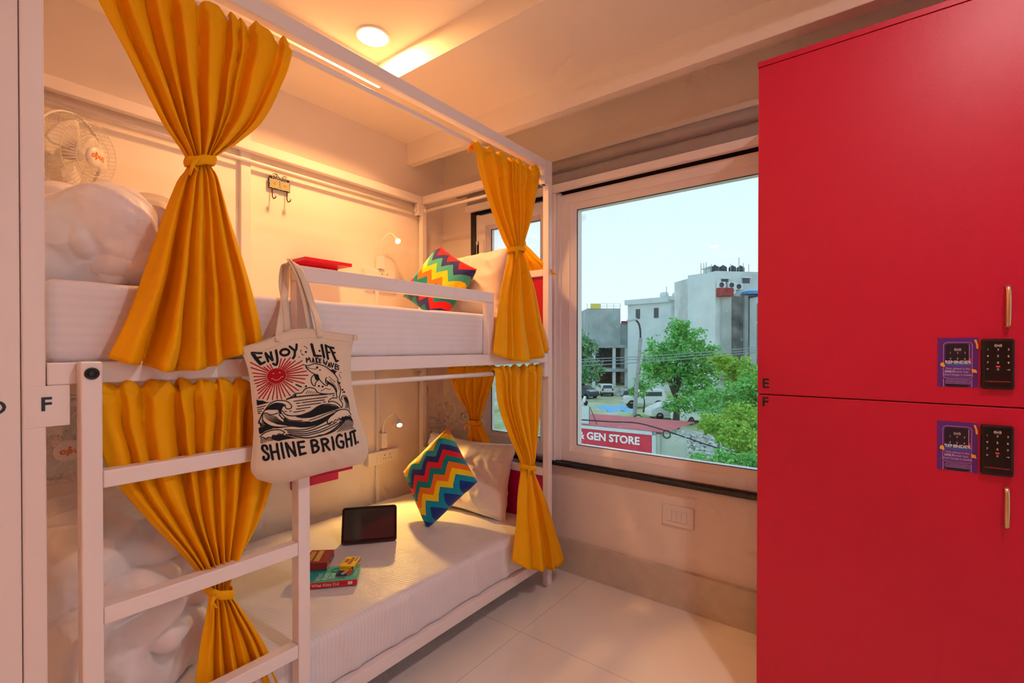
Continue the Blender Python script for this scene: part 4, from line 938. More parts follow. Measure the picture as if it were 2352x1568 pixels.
for st in ([(415, 400), (470, 588)], [(415, 402), (560, 560)], [(530, 380), (565, 555)], [(645, 335), (668, 480), (668, 590), (632, 668), (578, 640)], [(945, 250), (1050, 338)], [(1108, 205), (1095, 300), (1058, 370), (1048, 450), (1012, 515)]): A.stroke(st, 54)
ov = [(835+95*math.cos(a)*math.cos(-.15)-70*math.sin(a)*math.sin(-.15), 380+95*math.cos(a)*math.sin(-.15)+70*math.sin(a)*math.cos(-.15)) for a in [2*math.pi*k/20 for k in range(21)]]; A.stroke(ov, 56, False)
obj('title_print', A.b, M_ink, bag, recalc=False)
A = Art(575, 770, 9.8); A.stroke([(1072, 1110), (1190, 1163)], 30)
for x, y in ((1290, 1150), (1305, 375)): A.disc(x, y, 24, 24, n=5)
A.disc(1150, 488, 14, 12); A.stroke([(1270, 245), (1310, 255), (1330, 285), (1360, 298)], 12); A.stroke([(1215, 335), (1190, 345), (1190, 372)], 14); A.stroke([(1205, 400), (1225, 440), (1265, 435)], 14)
obj('spark_print', A.b, M_ink, bag, recalc=False)
A = Art(575, 770, 9.8)
A.disc(640, 915, 215, 172, -.2, 40)
for x, y in [(95, 610), (110, 730), (140, 850), (165, 935), (175, 1020), (195, 1095), (225, 1160), (238, 1250), (255, 1320), (262, 1430), (345, 1430), (435, 1460), (545, 1455), (650, 1430), (745, 1435), (830, 1385), (940, 1360), (1040, 1295), (1130, 1245), (1000, 1065), (1260, 1085), (1280, 985), (1345, 900), (1310, 805), (1225, 740), (1255, 655), (1215, 570), (1055, 575), (950, 500), (955, 590), (840, 525), (755, 530), (440, 680), (365, 710), (505, 650)]:
    dx, dy = x-640, y-915; a = math.atan2(dy, dx)+.2; rr_ = 1/math.sqrt((math.cos(a)/215)**2+(math.sin(a)/172)**2); d = math.hypot(dx, dy); k = rr_*1.09/d
    A.stroke([(640+dx*k, 915+dy*k), (x, y)], 25)
obj('sun_print', A.b, M_rink, bag, recalc=False)
A = Art(575, 770, 9.8, .0014); A.stroke([(525, 985), (548, 970), (600, 1005), (680, 1002), (740, 945), (755, 930), (785, 935)], 10); A.disc(570, 862, 14, 12); A.disc(710, 838, 16, 12); obj('smile_print', A.b, M_canvas, bag, recalc=False)
A = Art(690, 780, 9.8)
for st, w_ in (([(320, 105), (345, 240), (368, 355)], 64), ([(365, 358), (515, 366)], 46), ([(542, 120), (562, 260), (585, 395)], 58), ([(632, 122), (654, 280), (676, 430)], 52), ([(640, 132), (702, 160)], 46), ([(665, 285), (718, 284)], 38), ([(730, 170), (770, 260), (815, 380), (862, 490)], 50), ([(748, 172), (822, 186)], 46), ([(785, 290), (842, 292)], 40), ([(855, 482), (905, 474)], 42)): A.stroke(st, w_)
for st in ([(190, 508), (178, 405), (215, 460), (245, 395), (275, 498)], [(312, 508), (335, 398), (352, 508)], [(318, 468), (350, 468)], [(398, 400), (403, 512)], [(440, 402), (403, 460), (438, 518)], [(468, 430), (478, 520)], [(468, 430), (514, 438)], [(472, 476), (505, 476)], [(478, 520), (505, 522)], [(572, 450), (578, 548), (605, 500), (622, 578), (652, 480)], [(672, 600), (700, 512), (718, 620)], [(680, 572), (714, 576)], [(740, 520), (768, 635), (800, 532)], [(842, 550), (832, 655)], [(842, 552), (882, 562)], [(838, 602), (872, 606)], [(832, 658), (864, 664)], [(925, 592), (900, 582), (892, 618), (926, 642), (915, 676), (880, 664)]): A.stroke(st, 27, False)
A.stroke([(155, 575), (230, 582), (300, 560), (370, 540), (480, 560), (600, 602), (700, 670), (830, 790), (892, 890), (900, 960), (950, 1080), (950, 1180), (918, 1280), (928, 1350), (978, 1420), (985, 1480), (962, 1532), (920, 1482), (850, 1420), (740, 1388), (658, 1410), (690, 1350), (770, 1308), (858, 1310), (850, 1220), (828, 1140), (780, 1060), (705, 1010), (650, 990)], 20)
A.stroke([(155, 575), (185, 635), (262, 712), (360, 772), (432, 812), (470, 890), (530, 970), (602, 1030), (652, 1024), (612, 970), (608, 905), (632, 850)], 20)
A.stroke([(350, 790), (292, 860), (288, 950), (320, 1020), (366, 1042), (382, 970), (432, 915)], 20); A.poly([(350, 788), (445, 782), (462, 905), (388, 905)]); A.poly([(705, 672), (790, 668), (882, 722), (842, 745), (830, 800)], False)
A.poly([(612, 905), (700, 958), (800, 1030), (858, 1150), (852, 1225), (802, 1085), (722, 1012), (650, 990)]); A.stroke([(190, 615), (280, 652), (405, 662)], 12); A.disc(425, 625, 26, 26); A.disc(490, 682, 20, 20, n=5)
for st in ([(680, 828), (832, 962)], [(690, 895), (780, 980), (840, 1060), (865, 1165)], [(870, 920), (888, 1000), (920, 1130)]): A.stroke(st, 10)
for x, y in ((165, 1050), (450, 1045), (532, 1055), (182, 275), (488, 250), (930, 975), (1000, 1130)): A.disc(x, y, 26, 26, n=5)
A.stroke([(495, 1145), (530, 1145), (605, 1092), (660, 1118), (715, 1118)], 11); A.poly([(985, 1195), (1045, 1150), (1072, 1200)], False); A.stroke([(930, 780), (945, 830), (972, 870)], 12); A.stroke([(945, 722), (985, 752)], 10)
obj('dolphin_print', A.b, M_ink, bag, recalc=False)

# ------------------------------------------------------------------ tablet, book, card boxes on the lower mattress
ZM = .372
B0, B1 = at(783, 1252, 'Z', ZM), at(911, 1241, 'Z', ZM); xv = (B1-B0).normalized(); Wt = (B1-B0).length
nh = Vector((0, 0, 1)).cross(xv).normalized()  # away from viewer
yv = (Vector((0, 0, 1))*math.cos(math.radians(22))+nh*math.sin(math.radians(22))); Ht = .172
TMx = Matrix.Translation(B0) @ Matrix((xv, yv, xv.cross(yv))).transposed().to_4x4()
tb = thing('tablet', 'black tablet in a folding case standing on the lower mattress', 'tablet', (B0+B1)/2)
def rrect(b, x0, x1, y0, y1, z0, z1, r, M):
    pts = []
    for cx_, cy_, a0 in ((x1-r, y1-r, 0), (x0+r, y1-r, 90), (x0+r, y0+r, 180), (x1-r, y0+r, 270)):
        for k in range(6): a = math.radians(a0+k*18); pts.append((cx_+r*math.cos(a), cy_+r*math.sin(a)))
    t_ = bmesh.new(); A_ = [t_.verts.new((x, y, z0)) for x, y in pts]; B_ = [t_.verts.new((x, y, z1)) for x, y in pts]; t_.faces.new(A_[::-1]); f_ = t_.faces.new(B_)
    for k in range(len(pts)): t_.faces.new([A_[k], A_[(k+1) % len(pts)], B_[(k+1) % len(pts)], B_[k]])
    bmesh.ops.bevel(t_, geom=list(f_.edges), offset=.0018, segments=2, affect='EDGES'); merge(b, t_, M)
b = nb(); rrect(b, 0, Wt, 0, Ht, -.013, -.001, .014, TMx); obj('case', b, M_black, tb)
b = nb(); rrect(b, .003, Wt-.003, .010, Ht-.003, -.002, .0035, .012, TMx); obj('bezel', b, mat('bezel', (.01, .01, .01), .12), tb)
b = nb(); box(b, .012, Wt-.012, .020, Ht-.013, .003, .0039, 0, TMx); obj('screen', b, mat('screen_glass', (.035, .038, .038), .06, spec=.6), tb)
b = nb(); 
for xx in (.027, Wt-.027): lathe(b, [(.0045, 0), (.0045, .001), (.003, .0015), (0, .001)], TMx @ Matrix.Translation((xx, .004, -.001)), 12)
obj('button', b, M_rubber, tb)
b = nb(); q0 = B0+nh*.10; box(b, .02, Wt-.02, 0, .100, -.003, 0, .001, Matrix.Translation(B0+nh*.118) @ Matrix((xv, (Vector((0, 0, 1))*.72-nh*.69).normalized(), xv.cross((Vector((0, 0, 1))*.72-nh*.69).normalized()))).transposed().to_4x4()); obj('case_stand', b, M_black, tb)

def pbox(o, xd, L, W, H, z0, bevel=.001):
    """frame with x along xd, y into the bed, z up"""
    x = Vector((xd[0], xd[1], 0)).normalized(); y = Vector((-x.y, x.x, 0)); return Matrix.Translation(Vector((o[0], o[1], z0))) @ Matrix((x, y, Vector((0, 0, 1)))).transposed().to_4x4()
sB = Vector((1.144, 1.671, 0)); sA = Vector((1.010, 1.787, 0)); bd = (sA-sB).normalized()
x = -bd; y = Vector((-x.y, x.x, 0)); LB, WB, HB = .215, .135, .022
MB_ = Matrix.Translation(Vector((sB.x, sB.y, 0))-x*LB+Vector((0, 0, ZM))) @ Matrix((x, y, Vector((0, 0, 1)))).transposed().to_4x4()
bk = thing('book', 'turquoise paperback with a red spine lying on the lower mattress', 'book', MB_ @ Vector((LB/2, WB/2, 0)))
b = nb(); box(b, .001, LB-.003, .001, WB-.002, .0008, HB-.0008, 0, MB_); obj('pages', b, mat('book_pages', (.78, .70, .52), .8), bk)
b = nb(); box(b, 0, LB, 0, WB, HB-.0008, HB, 0, MB_); box(b, 0, LB, 0, WB, 0, .0008, 0, MB_); obj('cover', b, mat('turquoise_cover', (.0, .44, .44), .35), bk)
b = nb(); box(b, 0, LB, -.0008, .0006, 0, HB+.0002, 0, MB_); obj('spine', b, mat('red_spine', (.62, .01, .02), .35), bk)
M_cw = mat('cream_print', (.80, .82, .72), .5)
b = nb(); MT = MB_ @ Matrix.Translation((0, 0, HB+.0004))
for s_, xx in (('What', .062), ('Kitty', .088), ('Did', .114)): text(b, s_, .030, MT @ Matrix.Translation((xx, .048, 0)) @ Matrix.Rotation(math.pi/2, 4, 'Z') @ Matrix.Rotation(0, 4, 'Z'), align='CENTER')
text(b, 'TRISHA B.', .0115, MT @ Matrix.Translation((.203, .066, 0)) @ Matrix.Rotation(math.pi/2, 4, 'Z'), spacing=1.5)
text(b, 'What Kitty Did', .0165, MB_ @ Matrix.Translation((.094, -.0012, .0105)) @ Matrix.Rotation(math.pi/2, 4, 'X'))
for xx in (.180, .186, .192): box(b, xx, xx+.0045, -.0013, -.0009, .005, .017, 0, MB_)
obj('cover_lettering', b, M_cw, bk)
b = nb(); text(b, 'TRISHA BORA', .007, MB_ @ Matrix.Translation((.150, -.0012, .0105)) @ Matrix.Rotation(math.pi/2, 4, 'X')); obj('author_lettering', b, mat('dark_red_print', (.22, .0, .03), .5), bk)
def bloby(b, c, rx, ry, n=26, wob=0, M=MT, dz=0, ang=0):
    pts = []
    for k in range(n):
        a = 2*math.pi*k/n; r = 1+wob*math.sin(5*a+1)+wob*.6*math.sin(9*a); X, Y = rx*r*math.cos(a), ry*r*math.sin(a); pts.append(M @ Vector((c[0]+X*math.cos(ang)-Y*math.sin(ang), c[1]+X*math.sin(ang)+Y*math.cos(ang), dz)))
    b.faces.new([b.verts.new(p) for p in pts])
b = nb(); bloby(b, (.148, .060), .024, .040, wob=.07, ang=.1); obj('portrait_hair', b, mat('curly_hair_print', (.03, .08, .16), .6, var=.7, vscale=900), bk)
b = nb(); bloby(b, (.158, .068), .009, .020, dz=.0003, ang=-.5); obj('portrait_face', b, mat('skin_print', (.85, .55, .42), .6), bk)
b = nb(); bloby(b, (.178, .062), .009, .022, wob=.12, dz=.0005, ang=-.2); obj('portrait_scarf', b, mat('scarf_print', (.80, .08, .03), .6), bk)
b = nb(); tube(b, [MT @ Vector((.118+.017*math.cos(k*math.pi/12), .097+.014*math.sin(k*math.pi/12), .0002)) for k in range(24)], .0010, 4, closed=True); box(b, .134, .155, .108, .111, 0, .0004, 0, MT @ Matrix.Identity(4)); obj('magnifier_print', b, mat('navy_print', (.0, .06, .14), .5), bk)

zt = ZM+HB+.001
def gamebox(name, label, cat_, c, ang, L, W, H, col, tilt=0):
    M = Matrix.Translation(c) @ Matrix.Rotation(ang, 4, 'Z') @ Matrix.Rotation(tilt, 4, 'Y'); t = thing(name, label, cat_, c)
    b = nb(); box(b, -L/2, L/2, -W/2, W/2, 0, H, .0008, M); obj('carton', b, mat(name+'_card', col, .4), t); return t, M
ptz = at(815, 1296, 'Z', zt)
t, M = gamebox('card_box', 'small yellow card game box lying on the turquoise book', 'game box', Vector((1.195, 1.795, zt)), math.radians(38), .090, .062, .020, (.86, .60, .01))
M_mar = mat('maroon_print', (.33, .02, .01), .5); M_gr = mat('slate_print', (.12, .20, .27), .5)
b = nb(); box(b, -.03, .035, -.012, .002, .0203, .0207, 0, M); box(b, -.012, .02, .006, .020, .0203, .0207, 0, M)
for dx in (-.002, .004): pass
for fx in ((.0, -.0312), ): 
    for k in range(3): box(b, .012+k*.006, .017+k*.006, -.0316, -.0309, .004+(k % 2)*.005, .009+(k % 2)*.005, 0, M); box(b, -.0456, -.0449, -.012-k*.006, -.017-k*.006, .004+(k % 2)*.005, .009+(k % 2)*.005, 0, M)
obj('red_blocks_print', b, M_mar, t)
b = nb(); box(b, .002, .040, -.026, -.016, .0203, .0207, 0, M); text(b, 'PICTIONARY', .0098, M @ Matrix.Translation((-.016, -.0316, .0105)) @ Matrix.Rotation(math.pi/2, 4, 'X')); text(b, 'PICTIONARY', .0075, M @ Matrix.Translation((-.0456, .008, .0105)) @ Matrix.Rotation(-math.pi/2, 4, 'Z') @ Matrix.Rotation(math.pi/2, 4, 'X')); text(b, 'PICTIONARY', .0085, M @ Matrix.Translation((0, .024, .0206))); obj('title_lettering', b, M_gr, t)
b = nb(); box(b, .035, .042, -.0316, -.0309, .003, .017, .0, M); box(b, -.0456, -.0449, -.029, -.022, .003, .017, 0, M); obj('blue_badge', b, M_bp, t)
t, M = gamebox('card_box', 'dark red card game box leaning on the turquoise book behind the ladder stile', 'game box', Vector((1.118, 1.905, zt+.006)), math.radians(42), .105, .095, .034, (.30, .025, .028), math.radians(-6))
b = nb(); box(b, -.040, .045, -.012, .012, .0343, .0347, 0, M); box(b, -.035, .04, .02, .04, .0343, .0347, 0, M); obj('gold_print', b, mat('gold_print', (.55, .30, .06), .5), t)
b = nb(); text(b, 'MERCY', .013, M @ Matrix.Translation((-.035, -.0479, .009)) @ Matrix.Rotation(math.pi/2, 4, 'X')); text(b, 'COVER YO', .008, M @ Matrix.Translation((.0530, -.02, .023)) @ Matrix.Rotation(math.pi/2, 4, 'Z') @ Matrix.Rotation(math.pi/2, 4, 'X')); box(b, .0526, .0530, .018, .044, .014, .024, 0, M); text(b, 'COVER YOUR', .012, M @ Matrix.Translation((0, 0, .0349))); obj('white_lettering', b, M_cw, t)
b = nb(); text(b, 'GUY', .014, M @ Matrix.Translation((.0530, -.02, .012)) @ Matrix.Rotation(math.pi/2, 4, 'Z') @ Matrix.Rotation(math.pi/2, 4, 'X'), off=.0005); obj('yellow_lettering', b, M_yp, t); b = nb(); tube(b, [M @ Vector((-.035+.007*math.cos(a), -.0480, .024+.007*math.sin(a))) for a in [k*math.pi/8 for k in range(16)]], .0012, 4, closed=True); obj('yellow_ring_print', b, M_yp, t)
b = nb(); 
for xx, zz, r in ((-.008, .018, .006), (.002, .020, .005), (.012, .016, .007)): lathe(b, [(r, 0), (r, .0006), (0, .0006)], M @ Matrix.Translation((xx, -.0478, zz)) @ Matrix.Rotation(math.pi/2, 4, 'X'), 8)
obj('character_print', b, mat('teal_print', (.06, .30, .30), .5), t)
# ------------------------------------------------------------------ the street outside
FH = Vector((math.cos(YAW), math.sin(YAW), 0)); GZ = -4.8
def W(px, py, D):
    p = atD(px, py, D); return p
def WF(o, yaw=0):
    """upright frame at o: x to the viewer's right, y away from the viewer"""
    x = Matrix.Rotation(math.radians(yaw), 3, 'Z') @ RT; y = Matrix.Rotation(math.radians(yaw), 3, 'Z') @ FH
    return Matrix.Translation(Vector(o)) @ Matrix((x, y, Vector((0, 0, 1)))).transposed().to_4x4()
def loc(M, p): return M.inverted() @ p
M_conc = mat('weathered_concrete', (.42, .47, .48), .9, var=.28, vscale=.45)
M_render = mat('pale_plaster', (.66, .73, .76), .9, var=.10, vscale=.5)
M_render2 = mat('stained_plaster', (.62, .67, .68), .9, var=.30, vscale=.35)
M_stain = mat('dark_stained_concrete', (.17, .20, .21), .9, var=.75, vscale=.7)
M_dkw = mat('dark_window', (.05, .07, .09), .3); M_shade = mat('shaded_interior', (.10, .11, .12), .9, var=.5, vscale=2)
M_brick = mat('red_balcony_paint', (.35, .05, .05), .8, var=.3, vscale=2); M_blue = mat('blue_awning', (.02, .28, .60), .5)
M_tank = mat('black_tank', (.03, .045, .06), .5)
def ground_mat():
    m = mat('muddy_ground', (.5, .5, .4), .95); n = m.node_tree.nodes; l = m.node_tree.links; p = n['Principled BSDF']
    g = n.new('ShaderNodeNewGeometry'); z = n.new('ShaderNodeTexNoise'); z.inputs['Scale'].default_value = .22; z.inputs['Detail'].default_value = 7; z.inputs['Roughness'].default_value = .65
    r = n.new('ShaderNodeValToRGB'); e = r.color_ramp.elements; e[0].position = .38; e[0].color = (.22, .36, .12, 1); e[1].position = .62; e[1].color = (.60, .58, .52, 1); x = e.new(.5); x.color = (.46, .50, .28, 1)
    l.new(g.outputs['Position'], z.inputs['Vector']); l.new(z.outputs['Fac'], r.inputs[0]); l.new(r.outputs[0], p.inputs['Base Color']); return m
b = nb(); box(b, 4, 180, -60, 160, GZ-.2, GZ); struct('ground', b, ground_mat())
def leaf_mat(name, c1, c2, c3):
    m = mat(name, c1, .6, transl=.35); n = m.node_tree.nodes; l = m.node_tree.links
    g = n.new('ShaderNodeNewGeometry'); r = n.new('ShaderNodeValToRGB'); e = r.color_ramp.elements
    e[0].color = (*c1, 1); e[1].color = (*c3, 1); x = e.new(.5); x.color = (*c2, 1); l.new(g.outputs['Random Per Island'], r.inputs[0])
    l.new(r.outputs[0], n['Principled BSDF'].inputs['Base Color'])
    for q in n:
        if q.type == 'BSDF_TRANSLUCENT': l.new(r.outputs[0], q.inputs[0])
    return m
L_mid = leaf_mat('green_leaves', (.07, .34, .07), (.18, .56, .13), (.36, .74, .22)); L_lt = leaf_mat('light_green_leaves', (.16, .44, .06), (.36, .64, .09), (.60, .74, .16)); L_bl = leaf_mat('hazy_green_leaves', (.10, .30, .14), (.24, .46, .22), (.40, .58, .32))
M_bark = mat('wet_bark', (.07, .065, .06), .9)
def tree(label, trunk, blobs, n, ls, m, seed, cat_='tree', nm='tree', group=None):
    """trunk: list of poly-lines [(point, radius)...]; blobs: (centre, rx, ry, rz)"""
    rnd = random.Random(seed); base = trunk[0][0][0]; t = thing(nm, label, cat_, base, group)
    b = nb()
    for tr in trunk: tube(b, [p for p, r in tr], [r for p, r in tr], 7)
    obj('trunk', b, M_bark, t)
    b = nb(); tot = sum(r[1]*r[3] for r in blobs)
    for c, rx, ry, rz in blobs:
        k = int(n*rx*rz/tot)
        for i in range(k):
            while True:
                d = Vector((rnd.uniform(-1, 1), rnd.uniform(-1, 1), rnd.uniform(-1, 1)))
                if .35 < d.length < 1: break
            d = d*(.82+.36*noise.noise(d*2.2+Vector((seed, 0, 0)))*1.6)
            if noise.noise(Vector((d.x*rx, d.y*ry, d.z*rz))*(1.1/max(.6, ls*4))+Vector((seed, 1, 2))) < -.12: continue
            p = Vector(c)+RT*d.x*rx+FH*d.y*ry+Vector((0, 0, d.z*rz)); s = ls*rnd.uniform(.6, 1.4)
            a = Vector((rnd.gauss(0, 1), rnd.gauss(0, 1), rnd.gauss(0, .6))).normalized(); q = a.cross(Vector((rnd.gauss(0, 1), rnd.gauss(0, 1), rnd.gauss(0, 1)))).normalized()
            b.faces.new([b.verts.new(p+a*s), b.verts.new(p+q*s*.42), b.verts.new(p-a*s*.75), b.verts.new(p-q*s*.42)])
    obj('foliage', b, m, t, recalc=False); return t
def G(px, D): p = W(px, 900, D); return Vector((p.x, p.y, GZ))

# unfinished concrete building on the left
D = 76
def shell(name, label, cat_, px0, px1, py0, D, depth, m, yaw=0, z0=GZ, group=None):
    a, c = W(px0, py0, D), W(px1, py0, D); wd = (c-a).length/math.cos(math.radians(yaw)); o = Vector((a.x, a.y, 0))
    M = WF(o, yaw); t = thing(name, label, cat_, (o.x, o.y, GZ), group); b = nb(); box(b, 0, wd, 0, depth, z0, a.z, 0, M); obj('wall', b, m, t); return t, M, wd, a.z
t, M, wd, zt = shell('concrete_building', 'unfinished grey concrete building with an open ground floor at the left of the view', 'building', 1349, 1425, 708, D, 9, M_conc, 0, W(0, 792, D).z)
b = nb(); x0 = loc(M, W(1345, 700, D)).x; x1 = loc(M, W(1505, 700, D)).x
for py in (792, 846): z = W(0, py, D).z; box(b, x0, x1, -1.2, 9, z-.45, z, 0, M)
obj('floor_slab', b, M_conc, t)
for px in (1362, 1408, 1436, 1476):
    b = nb(); x = loc(M, W(px, 700, D)).x; box(b, x-.22, x+.22, -1.0, -.6, GZ, W(0, 793, D).z, 0, M); obj('column', b, M_render, t)
b = nb(); box(b, x0, x1, 6, 8.5, GZ, W(0, 794, D).z, 0, M); obj('back_wall', b, M_shade, t)  # dark colour stands in for the shade inside the open floor
b = nb(); xs = loc(M, W(1441, 700, D)).x
for k in range(9): box(b, xs+k*.26, xs+k*.26+.3, -.9, .2, W(0, 800, D).z-k*.33-.35, W(0, 800, D).z-k*.33, 0, M)
for k in range(9): box(b, xs+2.3-k*.26, xs+2.6-k*.26, -.9, .2, W(0, 800, D).z-3.1-k*.16-.35, W(0, 800, D).z-3.1-k*.16, 0, M)
obj('staircase', b, M_conc, t)
b = nb(); 
for x in [lerp(0, wd, k/5) for k in range(6)]: box(b, x-.04, x+.04, 0, .08, zt, zt+.75, 0, M)
for z in (.4, .75): box(b, 1.9, wd, 0, .06, zt+z-.05, zt+z, 0, M)
obj('roof_railing', b, M_render, t)
b = nb(); a0 = loc(M, W(1356, 700, D)).x; box(b, a0, a0+1.55, -.15, -.05, zt-.05, zt+.75, 0, M); sg = obj('sign_board', b, mat('yellow_board', (.75, .66, .12), .6), t, label='yellow sign board with green and red writing')
t2, M2, wd2, zt2 = shell('concrete_building', 'low grey concrete block beside the unfinished building', 'building', 1425, 1533, 742, 82, 8, M_conc, 0)
b = nb(); box(b, .1, 1.9, -.3, -.1, zt2, zt2+.35, 0, M2); obj('roof_banner', b, M_brick, t2); b = nb(); xb = loc(M2, W(1510, 700, 82)).x; box(b, xb-3.2, xb+2.2, 1, 7, zt2, zt2+2.2, 0, M2); obj('upper_block', b, M_conc, t2)
# white house
t, M, wd, zt = shell('white_house', 'pale blue-white house with a flat parapet roof in the middle of the view', 'building', 1541, 1625, 688, 66, 10, M_render, 4)
b = nb(); box(b, -.5, wd+.3, -.5, 10.3, zt-.12, zt+.45, 0, M); obj('roof_parapet', b, M_render2, t)
b = nb(); Ml = WF(M @ Vector((0, 0, 0)), -48); box(b, -7.0, 0, 0, 5, GZ, zt-.15, 0, Ml); box(b, -7.3, .1, -.4, 5, zt-.3, zt+.42, 0, Ml); obj('side_wing', b, M_render, t)
for px, py in ((1478, 718), (1487, 719)):
    b = nb(); p = Ml.inverted() @ W(px, py, 67); box(b, (-5.6 if px < 1480 else -2.6), (-4.9 if px < 1480 else -1.9), -.06, .05, zt-2.4, zt-1.0, 0, Ml); obj('window', b, M_dkw, t)
for px, w_, h_ in ((1600, .6, 1.2),):
    b = nb(); p = loc(M, W(px, 716, 66)); box(b, p.x-w_/2, p.x+w_/2, -.06, .05, p.z-h_/2, p.z+h_/2, 0, M); obj('window', b, M_dkw, t)
b = nb(); p = loc(M, W(1564, 712, 66)); box(b, p.x-.8, p.x+.8, -.06, .05, p.z-.9, p.z+.3, 0, M); obj('window', b, M_dkw, t)
b = nb()
for k in range(12): prism(b, [(p.x-.95+k*.16, p.z+.0), (p.x-.84+k*.16, p.z+.0), (p.x-.84+k*.16, p.z+.65), (p.x-.95+k*.16, p.z+.65)], -.8, -.05, M)
obj('awning', b, mat('striped_awning', (.40, .33, .30), .8), t)
for px in (1537, 1578):
    b = nb(); p = loc(M, W(px, 690, 66)); tube(b, [M @ Vector((p.x, 1, zt)), M @ Vector((p.x, 1, zt+1.9))], .05, 5); obj('roof_rod', b, M_conc, t)
b = nb(); p = loc(M, W(1562, 690, 66)); 
for dx in (-1.2, .6): lathe(b, [(.6, 0), (.62, .9), (.45, 1.1), (0, 1.15)], M @ Matrix.Translation((p.x+dx, 2.5, zt+.2)), 14)
obj('white_tank', b, M_render, t)
# tall tower block
D = 50; c = W(1643, 640, D); M = WF((c.x, c.y, 0), 8); ML = M @ Matrix.Rotation(math.radians(-66), 4, 'Z')
zt = W(0, 622, D).z; t = thing('tower_block', 'tall stained white block with black roof tanks and a red balcony', 'building', (c.x, c.y, GZ))
b = nb(); box(b, 0, 9, 0, 9, GZ, zt, 0, M); obj('wall', b, M_render2, t)
b = nb(); box(b, -3.4, 0, .0, 6, GZ, zt-.05, 0, ML); obj('side_wall', b, M_render, t)
def TW(px, py): return loc(M, W(px, py, D))
for (a0, a1, y0, y1, m_, nm, dp) in ((1676, 1692, 680, 835, M_stain, 'stained_pier', .35), (1692, 1711, 680, 835, M_stain, 'stained_pier', .20), (1656, 1676, 682, 835, M_conc, 'pier', .55), (1711, 1720, 678, 835, M_conc, 'pier', .45)):
    b = nb(); p, q = TW(a0, y0), TW(a1, y1); box(b, p.x, q.x, -dp, .05, q.z-2, p.z, 0, M); obj(nm, b, m_, t)
b = nb(); p, q = TW(1645, 663), TW(1674, 682); box(b, p.x, q.x, -1.1, 0, q.z, p.z, .05, M); obj('balcony', b, M_brick, t, label='dark red balcony')
b = nb(); p, q = TW(1705, 669), TW(1760, 676); prism(b, [(p.x, q.z), (q.x, q.z), (q.x, p.z), (p.x+.3, p.z)], -1.2, 0, M); obj('awning', b, M_blue, t, label='blue awning')
for a0, a1, y0, y1 in ((1658, 1675, 641, 652), (1711, 1729, 638, 649)):
    b = nb(); p, q = TW(a0, y0), TW(a1, y1); box(b, p.x, q.x, -.04, .05, q.z, p.z, 0, M); obj('window', b, M_dkw, t)
    b = nb(); box(b, p.x-.1, q.x+.1, -.35, 0, p.z+.02, p.z+.14, 0, M); obj('window_hood', b, M_render, t)
for px, py in ((1654, 655), (1679, 655), (1697, 658), (1679, 668)):
    b = nb(); p = TW(px, py); box(b, p.x-.42, p.x+.42, -.45, -.02, p.z-.32, p.z+.32, .03, M); a_ = obj('air_conditioner', b, M_render, t)
    b = nb(); lathe(b, [(.26, 0), (.26, .03), (.18, .04), (.16, .02), (.05, .03), (0, .03)], M @ Matrix.Translation((p.x-.06, -.45, p.z)) @ Matrix.Rotation(math.pi/2, 4, 'X'), 16); obj('fan_grille', b, M_tank, a_)
for px, m_ in ((1655, M_tank), (1676, M_tank), (1700, M_tank), (1721, M_tank)):
    b = nb(); p = TW(px, 622); lathe(b, [(.38, 0), (.40, .3), (.38, .33), (.40, .5), (.3, .66), (.12, .72), (.1, .8), (0, .8)], M @ Matrix.Translation((p.x, 1.0, zt)), 16); obj('water_tank', b, m_, t)
b = nb(); p = TW(1668, 615); box(b, p.x-.5, p.x+.6, 2, 3.4, zt, zt+.7, 0, M); box(b, p.x-.7, p.x+.8, 1.8, 3.6, zt+.7, zt+.8, 0, M); obj('roof_hut', b, M_render2, t)
for px, h_ in ((1615, .9), (1622, .9), (1628, 1.0), (1641, .8), (1690, .9), (1711, 1.6), (1722, 1.0), (1736, .9)):
    b = nb(); p = TW(px, 620); tube(b, [M @ Vector((p.x, .6, zt-.2)), M @ Vector((p.x, .6, zt+h_))], .035, 5); obj('roof_rod', b, M_conc, t)
b = nb(); p = TW(1722, 700); box(b, p.x, p.x+4, -2.6, -.5, GZ, TW(0, 684).z, 0, M); obj('annex', b, M_render, t); b = nb(); box(b, p.x-.1, p.x+4, -2.9, -.4, TW(0, 684).z, TW(0, 682).z+.05, 0, M); q = TW(1728, 712); box(b, p.x+.5, p.x+1.0, -2.9, -2.6, q.z-.3, q.z+.3, 0, M); obj('annex_trim', b, M_tank, t)
b = nb(); q = TW(1720, 770); box(b, q.x-.35, q.x+.05, -2.7, -2.3, GZ, TW(0, 700).z, 0, M); obj('rust_pipe', b, mat('rusty_strip', (.35, .17, .11), .9, var=.3, vscale=3), t)

